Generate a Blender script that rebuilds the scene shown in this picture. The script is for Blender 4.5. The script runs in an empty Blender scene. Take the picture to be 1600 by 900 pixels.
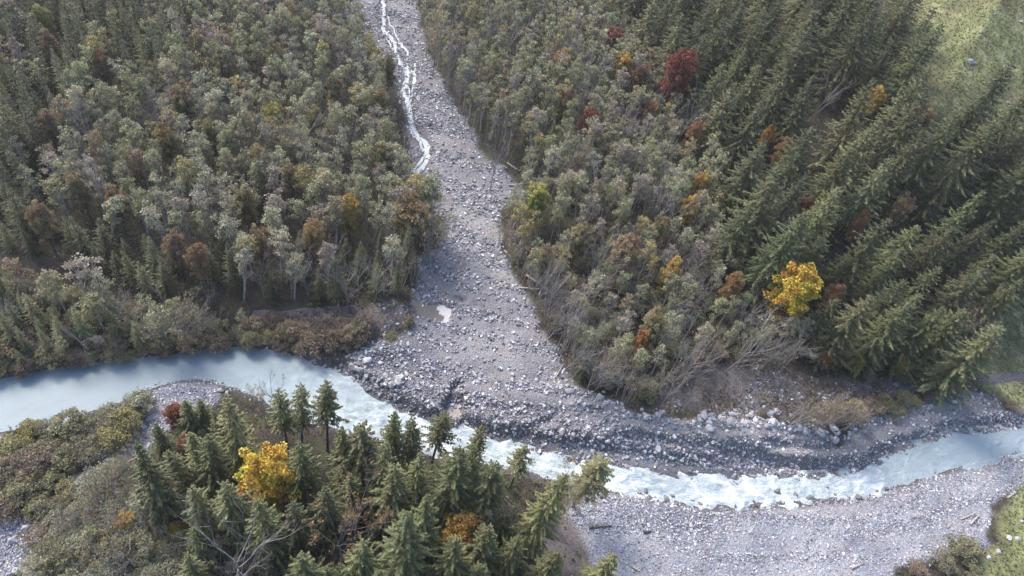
import bpy, math, random
import numpy as np
from mathutils import Vector, Matrix

SC = bpy.context.scene
COL = SC.collection
# ------------------------------------------------------------------ camera
FPX, H = 1100.0, 110.0                     # focal length in pixels of a 1600 px wide picture; height above the river
VX, VY = 560.0, 1420.0                     # where plumb lines meet
_dx, _dy = VX - 800, VY - 450
PHI = math.atan2(-_dx, _dy)
TH = math.pi / 2 - math.atan(math.hypot(_dx, _dy) / FPX)
_R0 = np.array([1, 0, 0.]); _U0 = np.array([0, math.sin(TH), math.cos(TH)])
CF = np.array([0, math.cos(TH), -math.sin(TH)])
CR = math.cos(PHI) * _R0 + math.sin(PHI) * _U0
CU = -math.sin(PHI) * _R0 + math.cos(PHI) * _U0
cam = bpy.data.cameras.new("camera")
cam.sensor_width = 36.0; cam.lens = 36.0 * FPX / 1600.0; cam.clip_end = 5000
co = bpy.data.objects.new("camera", cam); COL.objects.link(co)
M = Matrix.Identity(4)
for i in range(3):
    M[i][0], M[i][1], M[i][2] = CR[i], CU[i], -CF[i]
M[2][3] = H
co.matrix_world = M
SC.camera = co
# ------------------------------------------------------------------ sky, sun, exposure
SUN_EL = math.radians(44)
SUN_D = Vector((-0.80, 0.60, 0)).normalized()
SUN_V = Vector((SUN_D.x * math.cos(SUN_EL), SUN_D.y * math.cos(SUN_EL), math.sin(SUN_EL)))
W = bpy.data.worlds.new("World"); SC.world = W; W.use_nodes = True
nt = W.node_tree; nt.nodes.clear()
sk = nt.nodes.new("ShaderNodeTexSky"); sk.sky_type = 'NISHITA'; sk.sun_disc = False
sk.sun_elevation = SUN_EL; sk.sun_rotation = math.atan2(SUN_D.x, SUN_D.y)
sk.air_density = 1.0; sk.dust_density = 3.0; sk.ozone_density = 1.5
bg = nt.nodes.new("ShaderNodeBackground"); bg.inputs[1].default_value = 0.135
wo = nt.nodes.new("ShaderNodeOutputWorld")
nt.links.new(sk.outputs[0], bg.inputs[0]); nt.links.new(bg.outputs[0], wo.inputs[0])
sl = bpy.data.lights.new("sun", 'SUN'); sl.energy = 1.8; sl.angle = math.radians(19); sl.color = (1.0, 0.93, 0.84)
so = bpy.data.objects.new("sun", sl); COL.objects.link(so)
so.rotation_euler = SUN_V.to_track_quat('Z', 'Y').to_euler(); so.location = (0, 0, 200)
vs = SC.view_settings
vs.view_transform = 'Standard'; vs.look = 'None'; vs.gamma = 1; vs.use_curve_mapping = False
vs.exposure = 1.5
SC.cycles.max_bounces = 5; SC.cycles.diffuse_bounces = 3; SC.cycles.glossy_bounces = 2
SC.cycles.volume_bounces = 1; SC.cycles.transmission_bounces = 2; SC.cycles.transparent_max_bounces = 4

rng = np.random.default_rng(11)
random.seed(11)

# ------------------------------------------------------------------ noise and 2-D geometry
def _hash(ix, iy, seed):
    h = (ix.astype(np.int64) * 374761393 + iy.astype(np.int64) * 668265263 + seed * 974634541) & 0xffffffff
    h = ((h ^ (h >> 13)) * 1274126177) & 0xffffffff
    return ((h ^ (h >> 16)) & 0xffff) / 65535.0
def vnoise(x, y, seed=0):
    ix, iy = np.floor(x), np.floor(y); fx, fy = x - ix, y - iy
    fx = fx * fx * (3 - 2 * fx); fy = fy * fy * (3 - 2 * fy)
    a, b = _hash(ix, iy, seed), _hash(ix + 1, iy, seed)
    c, d = _hash(ix, iy + 1, seed), _hash(ix + 1, iy + 1, seed)
    return (a + (b - a) * fx) * (1 - fy) + (c + (d - c) * fx) * fy
def fbm(x, y, o=4, seed=0):
    s, a, t = 0, 0.5, 0
    for k in range(o):
        s = s + a * vnoise(x * 2 ** k + 17.3 * k, y * 2 ** k - 9.1 * k, seed + k); t += a; a *= 0.5
    return s / t
def sst(a, b, x):
    t = np.clip((x - a) / (b - a), 0, 1); return t * t * (3 - 2 * t)
def line_dist(P, L):
    """signed distance to an open polyline (positive on its left side) and arc length of the nearest point"""
    L = np.asarray(L, float); best = np.full(len(P), 1e18); sg = np.zeros(len(P)); arc = np.zeros(len(P)); s0 = 0
    for a, b in zip(L[:-1], L[1:]):
        ab = b - a; ln = math.hypot(*ab)
        ap = P - a
        t = np.clip((ap @ ab) / (ln * ln), 0, 1)
        q = ap - t[:, None] * ab
        d = (q ** 2).sum(1)
        m = d < best - 1e-9
        cr = ab[0] * ap[:, 1] - ab[1] * ap[:, 0]
        best[m] = d[m]; sg[m] = np.sign(cr[m]); arc[m] = s0 + t[m] * ln
        s0 += ln
    return np.sqrt(best) * np.where(sg == 0, 1, sg), arc
def inside(P, poly):
    poly = np.asarray(poly, float); r = np.zeros(len(P), bool)
    x, y = P[:, 0], P[:, 1]
    for (x1, y1), (x2, y2) in zip(poly, np.roll(poly, -1, 0)):
        c = (y1 > y) != (y2 > y)
        with np.errstate(all='ignore'):
            xi = (x2 - x1) * (y - y1) / (y2 - y1 if y2 != y1 else 1e-9) + x1
        r ^= c & (x < xi)
    return r
def poly_sd(P, poly):
    """distance to the polygon's border: negative inside"""
    d, _ = line_dist(P, np.vstack([poly, poly[:1]]))
    return np.where(inside(P, poly), -np.abs(d), np.abs(d))
def ray(px, py):
    px = np.asarray(px, float)[..., None]; py = np.asarray(py, float)[..., None]
    return CF + CR * ((px - 800) / FPX) - CU * ((py - 450) / FPX)
def flat(pts, z=0.0):
    p = np.asarray(pts, float); d = ray(p[:, 0], p[:, 1]); t = (H - z) / -d[:, 2]
    return d[:, :2] * t[:, None]
def project(P):
    v = np.asarray(P, float) - np.array([0, 0, H]); k = v @ CF
    return np.stack([800 + FPX * (v @ CR) / k, 450 - FPX * (v @ CU) / k], -1)
def resample(L, step):
    L = np.asarray(L, float); s = np.r_[0, np.cumsum(np.hypot(*np.diff(L, axis=0).T))]
    n = max(2, int(s[-1] / step) + 1); q = np.linspace(0, s[-1], n)
    return np.stack([np.interp(q, s, L[:, k]) for k in range(L.shape[1])], -1)
def smooth_line(L, it=2):
    L = np.asarray(L, float)
    for _ in range(it):
        a = L[:-1] * .75 + L[1:] * .25; b = L[:-1] * .25 + L[1:] * .75
        L = np.vstack([L[:1], np.stack([a, b], 1).reshape(-1, L.shape[1]), L[-1:]])
    return L

# ------------------------------------------------------------------ the lie of the land
NORTH = smooth_line(flat([(-420, 650), (-200, 622), (-60, 602), (0, 592), (100, 574), (200, 561), (300, 549), (400, 545), (450, 556), (500, 572), (540, 584), (572, 607), (602, 625), (627, 643), (665, 656), (695, 661), (725, 667), (765, 684), (802, 692), (840, 703), (893, 717), (940, 723), (980, 731), (1013, 737), (1060, 744), (1133, 746), (1200, 742), (1243, 748), (1327, 744), (1360, 730), (1387, 713), (1440, 697), (1477, 680), (1533, 675), (1573, 672), (1600, 665), (1700, 645), (1900, 600)]), 1)
SOUTH = smooth_line(flat([(-420, 770), (-200, 720), (-60, 690), (0, 674), (40, 660), (110, 650), (180, 634), (215, 611), (260, 597), (320, 592), (355, 602), (400, 618), (440, 640), (500, 660), (543, 672), (600, 690), (700, 712), (790, 730), (870, 750), (943, 763), (1000, 774), (1067, 787), (1133, 793), (1200, 789), (1290, 783), (1360, 777), (1430, 751), (1467, 735), (1533, 727), (1570, 714), (1600, 707), (1700, 688), (1900, 640)]), 1)
FOOT = np.array([(-40, 420), (-6, 300), (8, 250), (25, 195), (42, 148), (52, 120), (66, 107), (90, 108), (118, 121), (170, 142), (320, 205), (700, 300)], float)   # foot of the hill, uphill to the right

def zbase(x, y):
    P = np.stack([x, y], -1).reshape(-1, 2)
    dn, _ = line_dist(P, NORTH); ds, _ = line_dist(P, SOUTH); ds = -ds
    X = P[:, 0]
    hb = np.interp(X, [-60, -42, -30, -24, -5, 8, 14, 28, 45, 66, 90, 112, 135], [.6, .7, 1.3, 2.0, 2.2, 2.5, 3.0, 3.1, 2.7, 2.6, 2.0, 1.2, .8])
    wb = np.interp(X, [-60, -30, -24, -5, 8, 14, 28, 45, 66, 90, 135], [2, 2, 2, 1.8, 2.2, 3.6, 5.0, 5.0, 3.0, 2.4, 2.4])
    wob = (fbm(P[:, 0] * .35, P[:, 1] * .35, 3, 5) - .5)
    u = np.clip((dn + wob * 1.6) / wb, 0, 1)
    step = .45 * u + .55 * sst(.42, .98, u)
    north = hb * step + .050 * np.clip(dn - wb, 0, 400)
    south = .45 * sst(0, 2.2, ds + wob * 2) + .018 * np.clip(ds, 0, 400)
    bed = -1.0 * sst(0, 3, np.minimum(-dn, -ds))
    z = np.where(dn > 0, north, np.where(ds > 0, south, bed))
    dh, _ = line_dist(P, FOOT)
    d = np.clip(dh, 0, None)
    hill = .50 * (np.sqrt(d * d + 49) - 7)
    hill = np.where(d > 110, hill - .12 * (d - 110), hill)
    hill = 96 * np.tanh(hill / 96)
    hill *= sst(0, 12, dn)
    z = z + hill
    return z.reshape(x.shape), dn.reshape(x.shape), ds.reshape(x.shape), dh.reshape(x.shape)

ax = np.r_[np.linspace(-1600, -260, 14)[:-1], np.arange(-260, -96, 1.0), np.arange(-96, 132, .48), np.arange(132, 280, 1.0), np.linspace(280, 1700, 14)]
ay = np.r_[np.linspace(-700, -4, 10)[:-1], np.arange(-4, 30, 1.0), np.arange(30, 135, .45), np.arange(135, 262, .75), np.arange(262, 420, 1.6), np.linspace(420, 2200, 14)]
GX, GY = np.meshgrid(ax, ay)
GZ, DN, DS, DH = zbase(GX, GY)
def interp_grid(G, x, y):
    x = np.asarray(x, float); y = np.asarray(y, float)
    i = np.clip(np.searchsorted(ax, x) - 1, 0, len(ax) - 2); j = np.clip(np.searchsorted(ay, y) - 1, 0, len(ay) - 2)
    u = np.clip((x - ax[i]) / (ax[i + 1] - ax[i]), 0, 1); v = np.clip((y - ay[j]) / (ay[j + 1] - ay[j]), 0, 1)
    return (G[j, i] * (1 - u) + G[j, i + 1] * u) * (1 - v) + (G[j + 1, i] * (1 - u) + G[j + 1, i + 1] * u) * v
def zt(x, y):
    return interp_grid(GZ, x, y)
def pick(pts):
    """photograph pixels -> points on the land"""
    p = np.asarray(pts, float).reshape(-1, 2); d = ray(p[:, 0], p[:, 1]); n = len(p)
    t0 = np.full(n, 40.0); out = np.full(n, np.nan); prev = t0.copy()
    for t in np.arange(60, 620, 1.5):
        q = d * t; below = (H + q[:, 2]) < zt(q[:, 0], q[:, 1])
        m = below & np.isnan(out)
        out[m] = t
        if not np.isnan(out).any(): break
    out = np.where(np.isnan(out), 620, out)
    lo, hi = out - 1.5, out.copy()
    for _ in range(12):
        mid = (lo + hi) / 2; q = d * mid[:, None]
        b = (H + q[:, 2]) < zt(q[:, 0], q[:, 1])
        hi = np.where(b, mid, hi); lo = np.where(b, lo, mid)
    q = d * hi[:, None]
    return np.stack([q[:, 0], q[:, 1], H + q[:, 2]], -1)
def pick2(pts): return pick(pts)[:, :2]

GRAVEL_N = pick2([(500, 585), (535, 560), (560, 540), (610, 528), (640, 512), (648, 470), (655, 430), (648, 402), (690, 392), (694, 350), (682, 322), (655, 300), (636, 262), (640, 220), (634, 180), (622, 130), (598, 95), (580, 60), (545, 35), (530, -10), (500, -90), (640, -90), (648, -10), (668, 80), (700, 150), (738, 205), (752, 240), (795, 275), (825, 298), (815, 318), (782, 330), (786, 400), (826, 470), (845, 510), (870, 548), (892, 590), (930, 625), (1000, 656), (1060, 662), (1130, 652), (1200, 655), (1310, 690), (1345, 668), (1380, 645), (1450, 622), (1510, 607), (1552, 618), (1575, 642), (1640, 645), (1660, 680), (1560, 700), (1350, 800), (1000, 790), (700, 720), (560, 660)])
SILT = pick2([(1010, 650), (1020, 610), (1060, 580), (1150, 572), (1240, 590), (1330, 608), (1440, 590), (1455, 602), (1420, 625), (1340, 640), (1250, 662), (1130, 648)])
STREAMS = [smooth_line(pick2(L), 1) for L in (
    [(598, -60), (601, -20), (600, 0), (600, 12), (602, 30), (597, 40), (606, 50), (612, 58), (618, 65), (616, 75), (622, 82), (628, 100), (637, 108), (640, 118), (632, 130), (630, 145), (637, 155), (641, 165), (640, 180), (642, 190), (648, 200), (656, 212), (666, 222), (669, 236), (665, 250), (658, 260), (650, 272), (647, 285), (651, 298), (648, 312)],
    [(604, 22), (610, 36), (618, 48), (622, 62), (630, 74), (638, 84), (636, 98), (642, 108), (648, 118), (646, 136), (641, 150), (638, 160)],
    [(597, 38), (598, 48), (606, 58), (610, 66), (616, 78)],
    [(640, 180), (641, 192), (644, 204), (652, 214), (658, 222), (664, 236), (660, 250), (652, 258), (646, 268)],
    [(637, 106), (632, 118), (634, 130), (640, 142), (637, 154)],
    [(648, 97), (647, 108), (649, 120), (644, 132)])]
GULLIES = [pick2(L) for L in (
    [(612, 20), (622, 28), (636, 38), (644, 58), (648, 78), (660, 98)],
    [(716, 598), (706, 612), (702, 630), (696, 655)], [(640, 470), (680, 462), (722, 468)], [(672, 195), (684, 208)], [(690, 240), (706, 250), (724, 246)],
    [(1195, 694), (1250, 698), (1300, 696), (1330, 688)], [(865, 652), (830, 668), (800, 672), (770, 664)], [(960, 680), (1040, 688), (1120, 700), (1200, 712)], [(1210, 722), (1260, 730), (1320, 732)], [(1430, 684), (1480, 664), (1560, 658)])]
RIDGES = [pick2(L) for L in ([(880, 612), (1000, 645), (1100, 668), (1200, 680)], [(900, 632), (1000, 662), (1100, 682), (1190, 694)], [(560, 560), (600, 545), (640, 548), (665, 575)], [(590, 600), (650, 605), (690, 618)], [(1090, 655), (1200, 665), (1310, 678)], [(720, 610), (780, 625), (860, 622)])]
P = np.stack([GX, GY], -1).reshape(-1, 2)
near = (np.abs(P[:, 0]) < 300) & (P[:, 1] < 430) & (P[:, 1] > -10)
def on_near(fn, default):
    r = np.full(len(P), default, float); r[near] = fn(P[near]); return r.reshape(GX.shape)
SDG = on_near(lambda q: poly_sd(q, GRAVEL_N), 50)
SDS = on_near(lambda q: poly_sd(q, SILT), 50)
n1 = fbm(GX * .16, GY * .16, 4, 21) - .5; n2 = fbm(GX * .7, GY * .7, 3, 31) - .5
gr = 1 - sst(-.5, 1.5, SDG + n1 * 4)
GZ = GZ + np.where(DN > 0, sst(-1, 4, SDG) * .9 * sst(2, 9, DN) * (GX < 75), 0)
land = sst(-.5, 3, np.maximum(DN, DS))
GZ = GZ + land * (n1 * .9 + n2 * .42 + (fbm(GX * 1.7, GY * 1.7, 2, 41) - .5) * .22)
for L in STREAMS[:1]:
    d = on_near(lambda q: np.abs(line_dist(q, L)[0]), 99); GZ = GZ - .7 * np.exp(-(d / 2.2) ** 2)
for k, L in enumerate(GULLIES):
    d = on_near(lambda q: np.abs(line_dist(q, L)[0]), 99); GZ = GZ - (.8 if k != 1 else 1.6) * np.exp(-((d + n2 * .8) / .8) ** 2)
for L in RIDGES:
    d = on_near(lambda q: np.abs(line_dist(q, L)[0]), 99); GZ = GZ + .8 * np.exp(-(d / 2.0) ** 2)
rut = sst(3, 6, DN) * (1 - sst(13, 20, DN)) * sst(0, 14, GX) * (SDG < 0)
GZ = GZ + .17 * rut * np.sin(DN * 2.4 + (fbm(GX * .12, GY * .12, 3, 17) - .5) * 9) * (.3 + fbm(GX * .3, GY * .3, 2, 19))
# the puddle's hollow
POOL_C = pick([(672, 490)])[0]
POOL_Z = POOL_C[2] - .1
POOL_P = flat([(636, 482), (648, 474), (668, 473), (690, 475), (707, 482), (708, 494), (699, 505), (676, 504), (654, 497), (642, 490)], POOL_Z)
d = on_near(lambda q: poly_sd(q, POOL_P), 50) + n2 * 1.3 + n1 * 1.2
GZ = np.where(d < 3, np.where(d < 0, np.minimum(GZ, POOL_Z - .05 - .3 * np.clip(-d, 0, 1)), np.maximum(GZ, POOL_Z + .02 + .12 * np.clip(d, 0, 3))) * (1 - sst(1, 3, d)) + GZ * sst(1, 3, d), GZ)
NOTCH_Z = 1.0; NOTCH_C = flat([(709, 643)], NOTCH_Z)[0]
d = np.hypot((GX - NOTCH_C[0]) / 1.5, (GY - NOTCH_C[1]) / 2.0)
GZ = np.where(d < 1.6, GZ + (NOTCH_Z - GZ) * (1 - sst(.95, 1.5, d)), GZ)

def noise_poly(c, rx, ry, n, amp, seed):
    a = np.linspace(0, 2 * math.pi, n, endpoint=False)
    r = 1 + amp * (fbm(np.cos(a) * 1.7 + 5, np.sin(a) * 1.7 + seed, 3, seed) - .5) * 2
    return np.stack([c[0] + rx * r * np.cos(a), c[1] + ry * r * np.sin(a)], -1)

# ------------------------------------------------------------------ mesh helpers
def mesh_np(name, V, F, mats, mi=None, attrs=None, smooth=False, uv=None):
    V = np.ascontiguousarray(V, np.float32); F = np.ascontiguousarray(F, np.int32)
    me = bpy.data.meshes.new(name); m, k = F.shape
    me.vertices.add(len(V)); me.vertices.foreach_set("co", V.ravel())
    me.loops.add(m * k); me.loops.foreach_set("vertex_index", F.ravel())
    me.polygons.add(m); me.polygons.foreach_set("loop_start", np.arange(0, m * k, k, dtype=np.int32))
    for mt in mats: me.materials.append(mt)
    if mi is not None: me.polygons.foreach_set("material_index", np.ascontiguousarray(mi, np.int32))
    me.polygons.foreach_set("use_smooth", np.full(m, smooth, bool))
    for an, (typ, dom, arr) in (attrs or {}).items():
        at = me.attributes.new(an, typ, dom)
        at.data.foreach_set("value" if typ == 'FLOAT' else "color", np.ascontiguousarray(arr, np.float32).ravel())
    if uv is not None:
        u = me.uv_layers.new(name="UVMap"); u.data.foreach_set("uv", np.ascontiguousarray(uv[F.ravel()], np.float32).ravel())
    me.update(calc_edges=True)
    return me
def link(name, me, parent=None, loc=None):
    o = bpy.data.objects.new(name, me); COL.objects.link(o)
    if parent is not None: o.parent = parent
    if loc is not None: o.location = loc
    return o
def setp(o, label=None, cat=None, group=None, kind=None):
    if label: o["label"] = label
    if cat: o["category"] = cat
    if group: o["group"] = group
    if kind: o["kind"] = kind
    return o
class Geo:
    """collects quads (triangles are stored with a repeated corner avoided by thin quads)"""
    def __init__(s): s.V, s.F, s.n, s.mi, s.var = [], [], 0, [], []
    def add(s, V, F, mi=0, var=None):
        V = np.asarray(V, float); F = np.asarray(F, int)
        s.V.append(V); s.F.append(F + s.n); s.n += len(V)
        s.mi.append(np.full(len(F), mi)); s.var.append(np.full(len(F), .5) if var is None else var)
    def tube(s, pts, rad, n=5, mi=0):
        pts = np.asarray(pts, float); rad = np.asarray(rad, float)
        t = np.gradient(pts, axis=0); t /= np.linalg.norm(t, axis=1)[:, None] + 1e-9
        ref = np.array([.3, .9, .1]) if abs(t[0][2]) > .6 else np.array([0, 0, 1.])
        a = np.cross(t, ref); a /= np.linalg.norm(a, axis=1)[:, None] + 1e-9; b = np.cross(t, a)
        th = np.linspace(0, 2 * math.pi, n, endpoint=False)
        V = pts[:, None] + rad[:, None, None] * (np.cos(th)[None, :, None] * a[:, None] + np.sin(th)[None, :, None] * b[:, None])
        F = [(i * n + j, i * n + (j + 1) % n, (i + 1) * n + (j + 1) % n, (i + 1) * n + j) for i in range(len(pts) - 1) for j in range(n)]
        s.add(V.reshape(-1, 3), F, mi)
    def quads(s, c, u, v, mi=0, var=None):
        """pointed leaves: c centres, u half-length, v half-width"""
        n = len(c)
        V = np.stack([c - u, c + v, c + u, c - v], 1).reshape(-1, 3)
        s.add(V, np.arange(n * 4).reshape(n, 4), mi, rng.random(n) if var is None else var)
    def arrays(s): return np.vstack(s.V), np.vstack(s.F), np.concatenate(s.mi), np.concatenate(s.var)
def rand_dirs(n, up=0.0):
    d = rng.normal(size=(n, 3)); d[:, 2] += up; return d / np.linalg.norm(d, axis=1)[:, None]
def leaf_cloud(g, cen, rad, n, size, mi=1, up=1.0, base=.5, spread=.5, shell=.55):
    """n leaves through an ellipsoid"""
    d = rand_dirs(n); r = (shell + (1 - shell) * rng.random(n)) ** .7 * np.cbrt(rng.random(n)) ** .5
    c = np.asarray(cen) + d * r[:, None] * np.asarray(rad)
    nrm = rand_dirs(n, up); a = np.cross(nrm, rand_dirs(n)); a /= np.linalg.norm(a, axis=1)[:, None]; b = np.cross(nrm, a)
    sz = size * (.6 + .8 * rng.random(n))[:, None]
    g.quads(c, a * sz * .62, b * sz * .45, mi, np.clip(base + spread * (rng.random(n) - .5), 0, 1))

# ------------------------------------------------------------------ materials
def mat(name):
    m = bpy.data.materials.new(name); m.use_nodes = True; t = m.node_tree; t.nodes.clear()
    o = t.nodes.new("ShaderNodeOutputMaterial"); b = t.nodes.new("ShaderNodeBsdfPrincipled")
    t.links.new(b.outputs[0], o.inputs[0]); return m, t, b, o
class N:
    def __init__(s, t): s.t = t
    def new(s, k, **kw):
        n = s.t.nodes.new(k)
        for a, v in kw.items(): setattr(n, a, v)
        return n
    def put(s, sock, v):
        if isinstance(v, bpy.types.NodeSocket): s.t.links.new(v, sock)
        else: sock.default_value = v
    def math(s, op, a, b=0.0, c=0.0):
        n = s.new("ShaderNodeMath", operation=op); s.put(n.inputs[0], a); s.put(n.inputs[1], b)
        if op in ('MULTIPLY_ADD',): s.put(n.inputs[2], c)
        return n.outputs[0]
    def mix(s, f, a, b, mode='MIX'):
        n = s.new("ShaderNodeMix", data_type='RGBA', blend_type=mode)
        s.put(n.inputs[0], f); s.put(n.inputs[6], a); s.put(n.inputs[7], b); return n.outputs[2]
    def noise(s, vec, scale, detail=3, rough=.55, dist=0.0):
        n = s.new("ShaderNodeTexNoise"); s.put(n.inputs['Vector'], vec); n.inputs['Scale'].default_value = scale
        n.inputs['Detail'].default_value = detail; n.inputs['Roughness'].default_value = rough; n.inputs['Distortion'].default_value = dist
        return n.outputs['Fac']
    def ramp(s, f, stops):
        n = s.new("ShaderNodeValToRGB"); e = n.color_ramp.elements
        while len(e) < len(stops): e.new(.5)
        for k, (p, c) in enumerate(stops):
            e[k].position = p; e[k].color = (*c, 1) if len(c) == 3 else c
        s.put(n.inputs[0], f); return n.outputs[0]
    def attr(s, nm):
        n = s.new("ShaderNodeAttribute"); n.attribute_name = nm; return n
    def pos(s): return s.new("ShaderNodeNewGeometry").outputs['Position']
    def bump(s, h, strength, dist):
        n = s.new("ShaderNodeBump"); n.inputs['Strength'].default_value = strength; n.inputs['Distance'].default_value = dist
        s.put(n.inputs['Height'], h); return n.outputs[0]
def rgb(*c): return (*c, 1)

def leaf_material(name, transl=.34, lo=.62, hi=1.45, warm=.0):
    m, t, b, o = mat(name); n = N(t)
    info = n.new("ShaderNodeObjectInfo"); tint = n.attr("tint"); var = n.attr("var")
    base = n.mix(1.0, info.outputs['Color'], tint.outputs['Color'], 'MULTIPLY')
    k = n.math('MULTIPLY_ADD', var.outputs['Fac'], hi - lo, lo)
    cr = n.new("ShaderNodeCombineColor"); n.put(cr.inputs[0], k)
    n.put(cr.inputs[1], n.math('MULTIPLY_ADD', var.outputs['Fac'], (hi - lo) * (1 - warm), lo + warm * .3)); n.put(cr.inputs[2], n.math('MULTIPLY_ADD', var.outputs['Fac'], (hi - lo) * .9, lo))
    c = n.mix(1.0, base, cr.outputs[0], 'MULTIPLY')
    t.links.new(c, b.inputs['Base Color']); b.inputs['Roughness'].default_value = .6; b.inputs['Specular IOR Level'].default_value = .35
    tr = n.new("ShaderNodeBsdfTranslucent"); t.links.new(c, tr.inputs[0])
    mx = n.new("ShaderNodeMixShader"); mx.inputs[0].default_value = transl
    t.links.new(b.outputs[0], mx.inputs[1]); t.links.new(tr.outputs[0], mx.inputs[2]); t.links.new(mx.outputs[0], o.inputs[0])
    return m
LEAF = leaf_material("broad_leaves")
def autumn_material():
    m = leaf_material("autumn_leaves", .25, .6, 1.35); t = m.node_tree; n = N(t)
    info = next(x for x in t.nodes if x.type == 'OBJECT_INFO'); var = next(x for x in t.nodes if x.type == 'ATTRIBUTE' and x.attribute_name == "var")
    mx = next(x for x in t.nodes if x.type == 'MIX'); p = n.new("ShaderNodeTexCoord").outputs['Object']
    f = n.math('ADD', n.math('MULTIPLY', n.noise(p, .35, 2), 1.0), n.math('MULTIPLY', var.outputs['Fac'], .5))
    k = n.ramp(f, [(.50, (.74, .42, .6)), (.68, (.92, .80, .9)), (.84, (1.0, 1.0, 1.0)), (.98, (.72, .98, 1.2))])
    t.links.new(n.mix(1.0, info.outputs['Color'], k, 'MULTIPLY'), mx.inputs[6]); return m
AUTUMN = autumn_material()
NEEDLE = leaf_material("spruce_needles", .08, .55, 1.5)
def bark_material(name, c1, c2):
    m, t, b, o = mat(name); n = N(t)
    tc = n.new("ShaderNodeTexCoord").outputs['Object']
    f = n.noise(tc, 2.5, 4); t.links.new(n.ramp(f, [(.3, c1), (.7, c2)]), b.inputs['Base Color']); b.inputs['Roughness'].default_value = .9
    return m
BARK_PALE = bark_material("pale_bark", (.19, .175, .165), (.42, .40, .38))
BARK_DARK = bark_material("dark_bark", (.045, .038, .036), (.10, .085, .08))
TWIG = bark_material("grey_twigs", (.15, .135, .135), (.30, .28, .275))
STEM = bark_material("sapling_bark", (.15, .13, .12), (.30, .27, .25))
DEAD = bark_material("dead_wood", (.20, .16, .14), (.46, .41, .38))
def rock_material(name, k=1.0):
    m, t, b, o = mat(name); n = N(t)
    info = n.new("ShaderNodeObjectInfo"); tint = n.attr("tint")
    base = n.mix(1.0, info.outputs['Color'], tint.outputs['Color'], 'MULTIPLY')
    p = n.pos(); f = n.noise(p, 1.8, 5, .65)
    c = n.mix(1.0, base, n.ramp(f, [(.3, (.62, .62, .66)), (.68, (1.2, 1.18, 1.16))]), 'MULTIPLY')
    t.links.new(c, b.inputs['Base Color']); b.inputs['Roughness'].default_value = .78
    t.links.new(n.bump(n.noise(p, 5, 5, .7), .7, .12), b.inputs['Normal'])
    return m
ROCK = rock_material("grey_rock")

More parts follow.
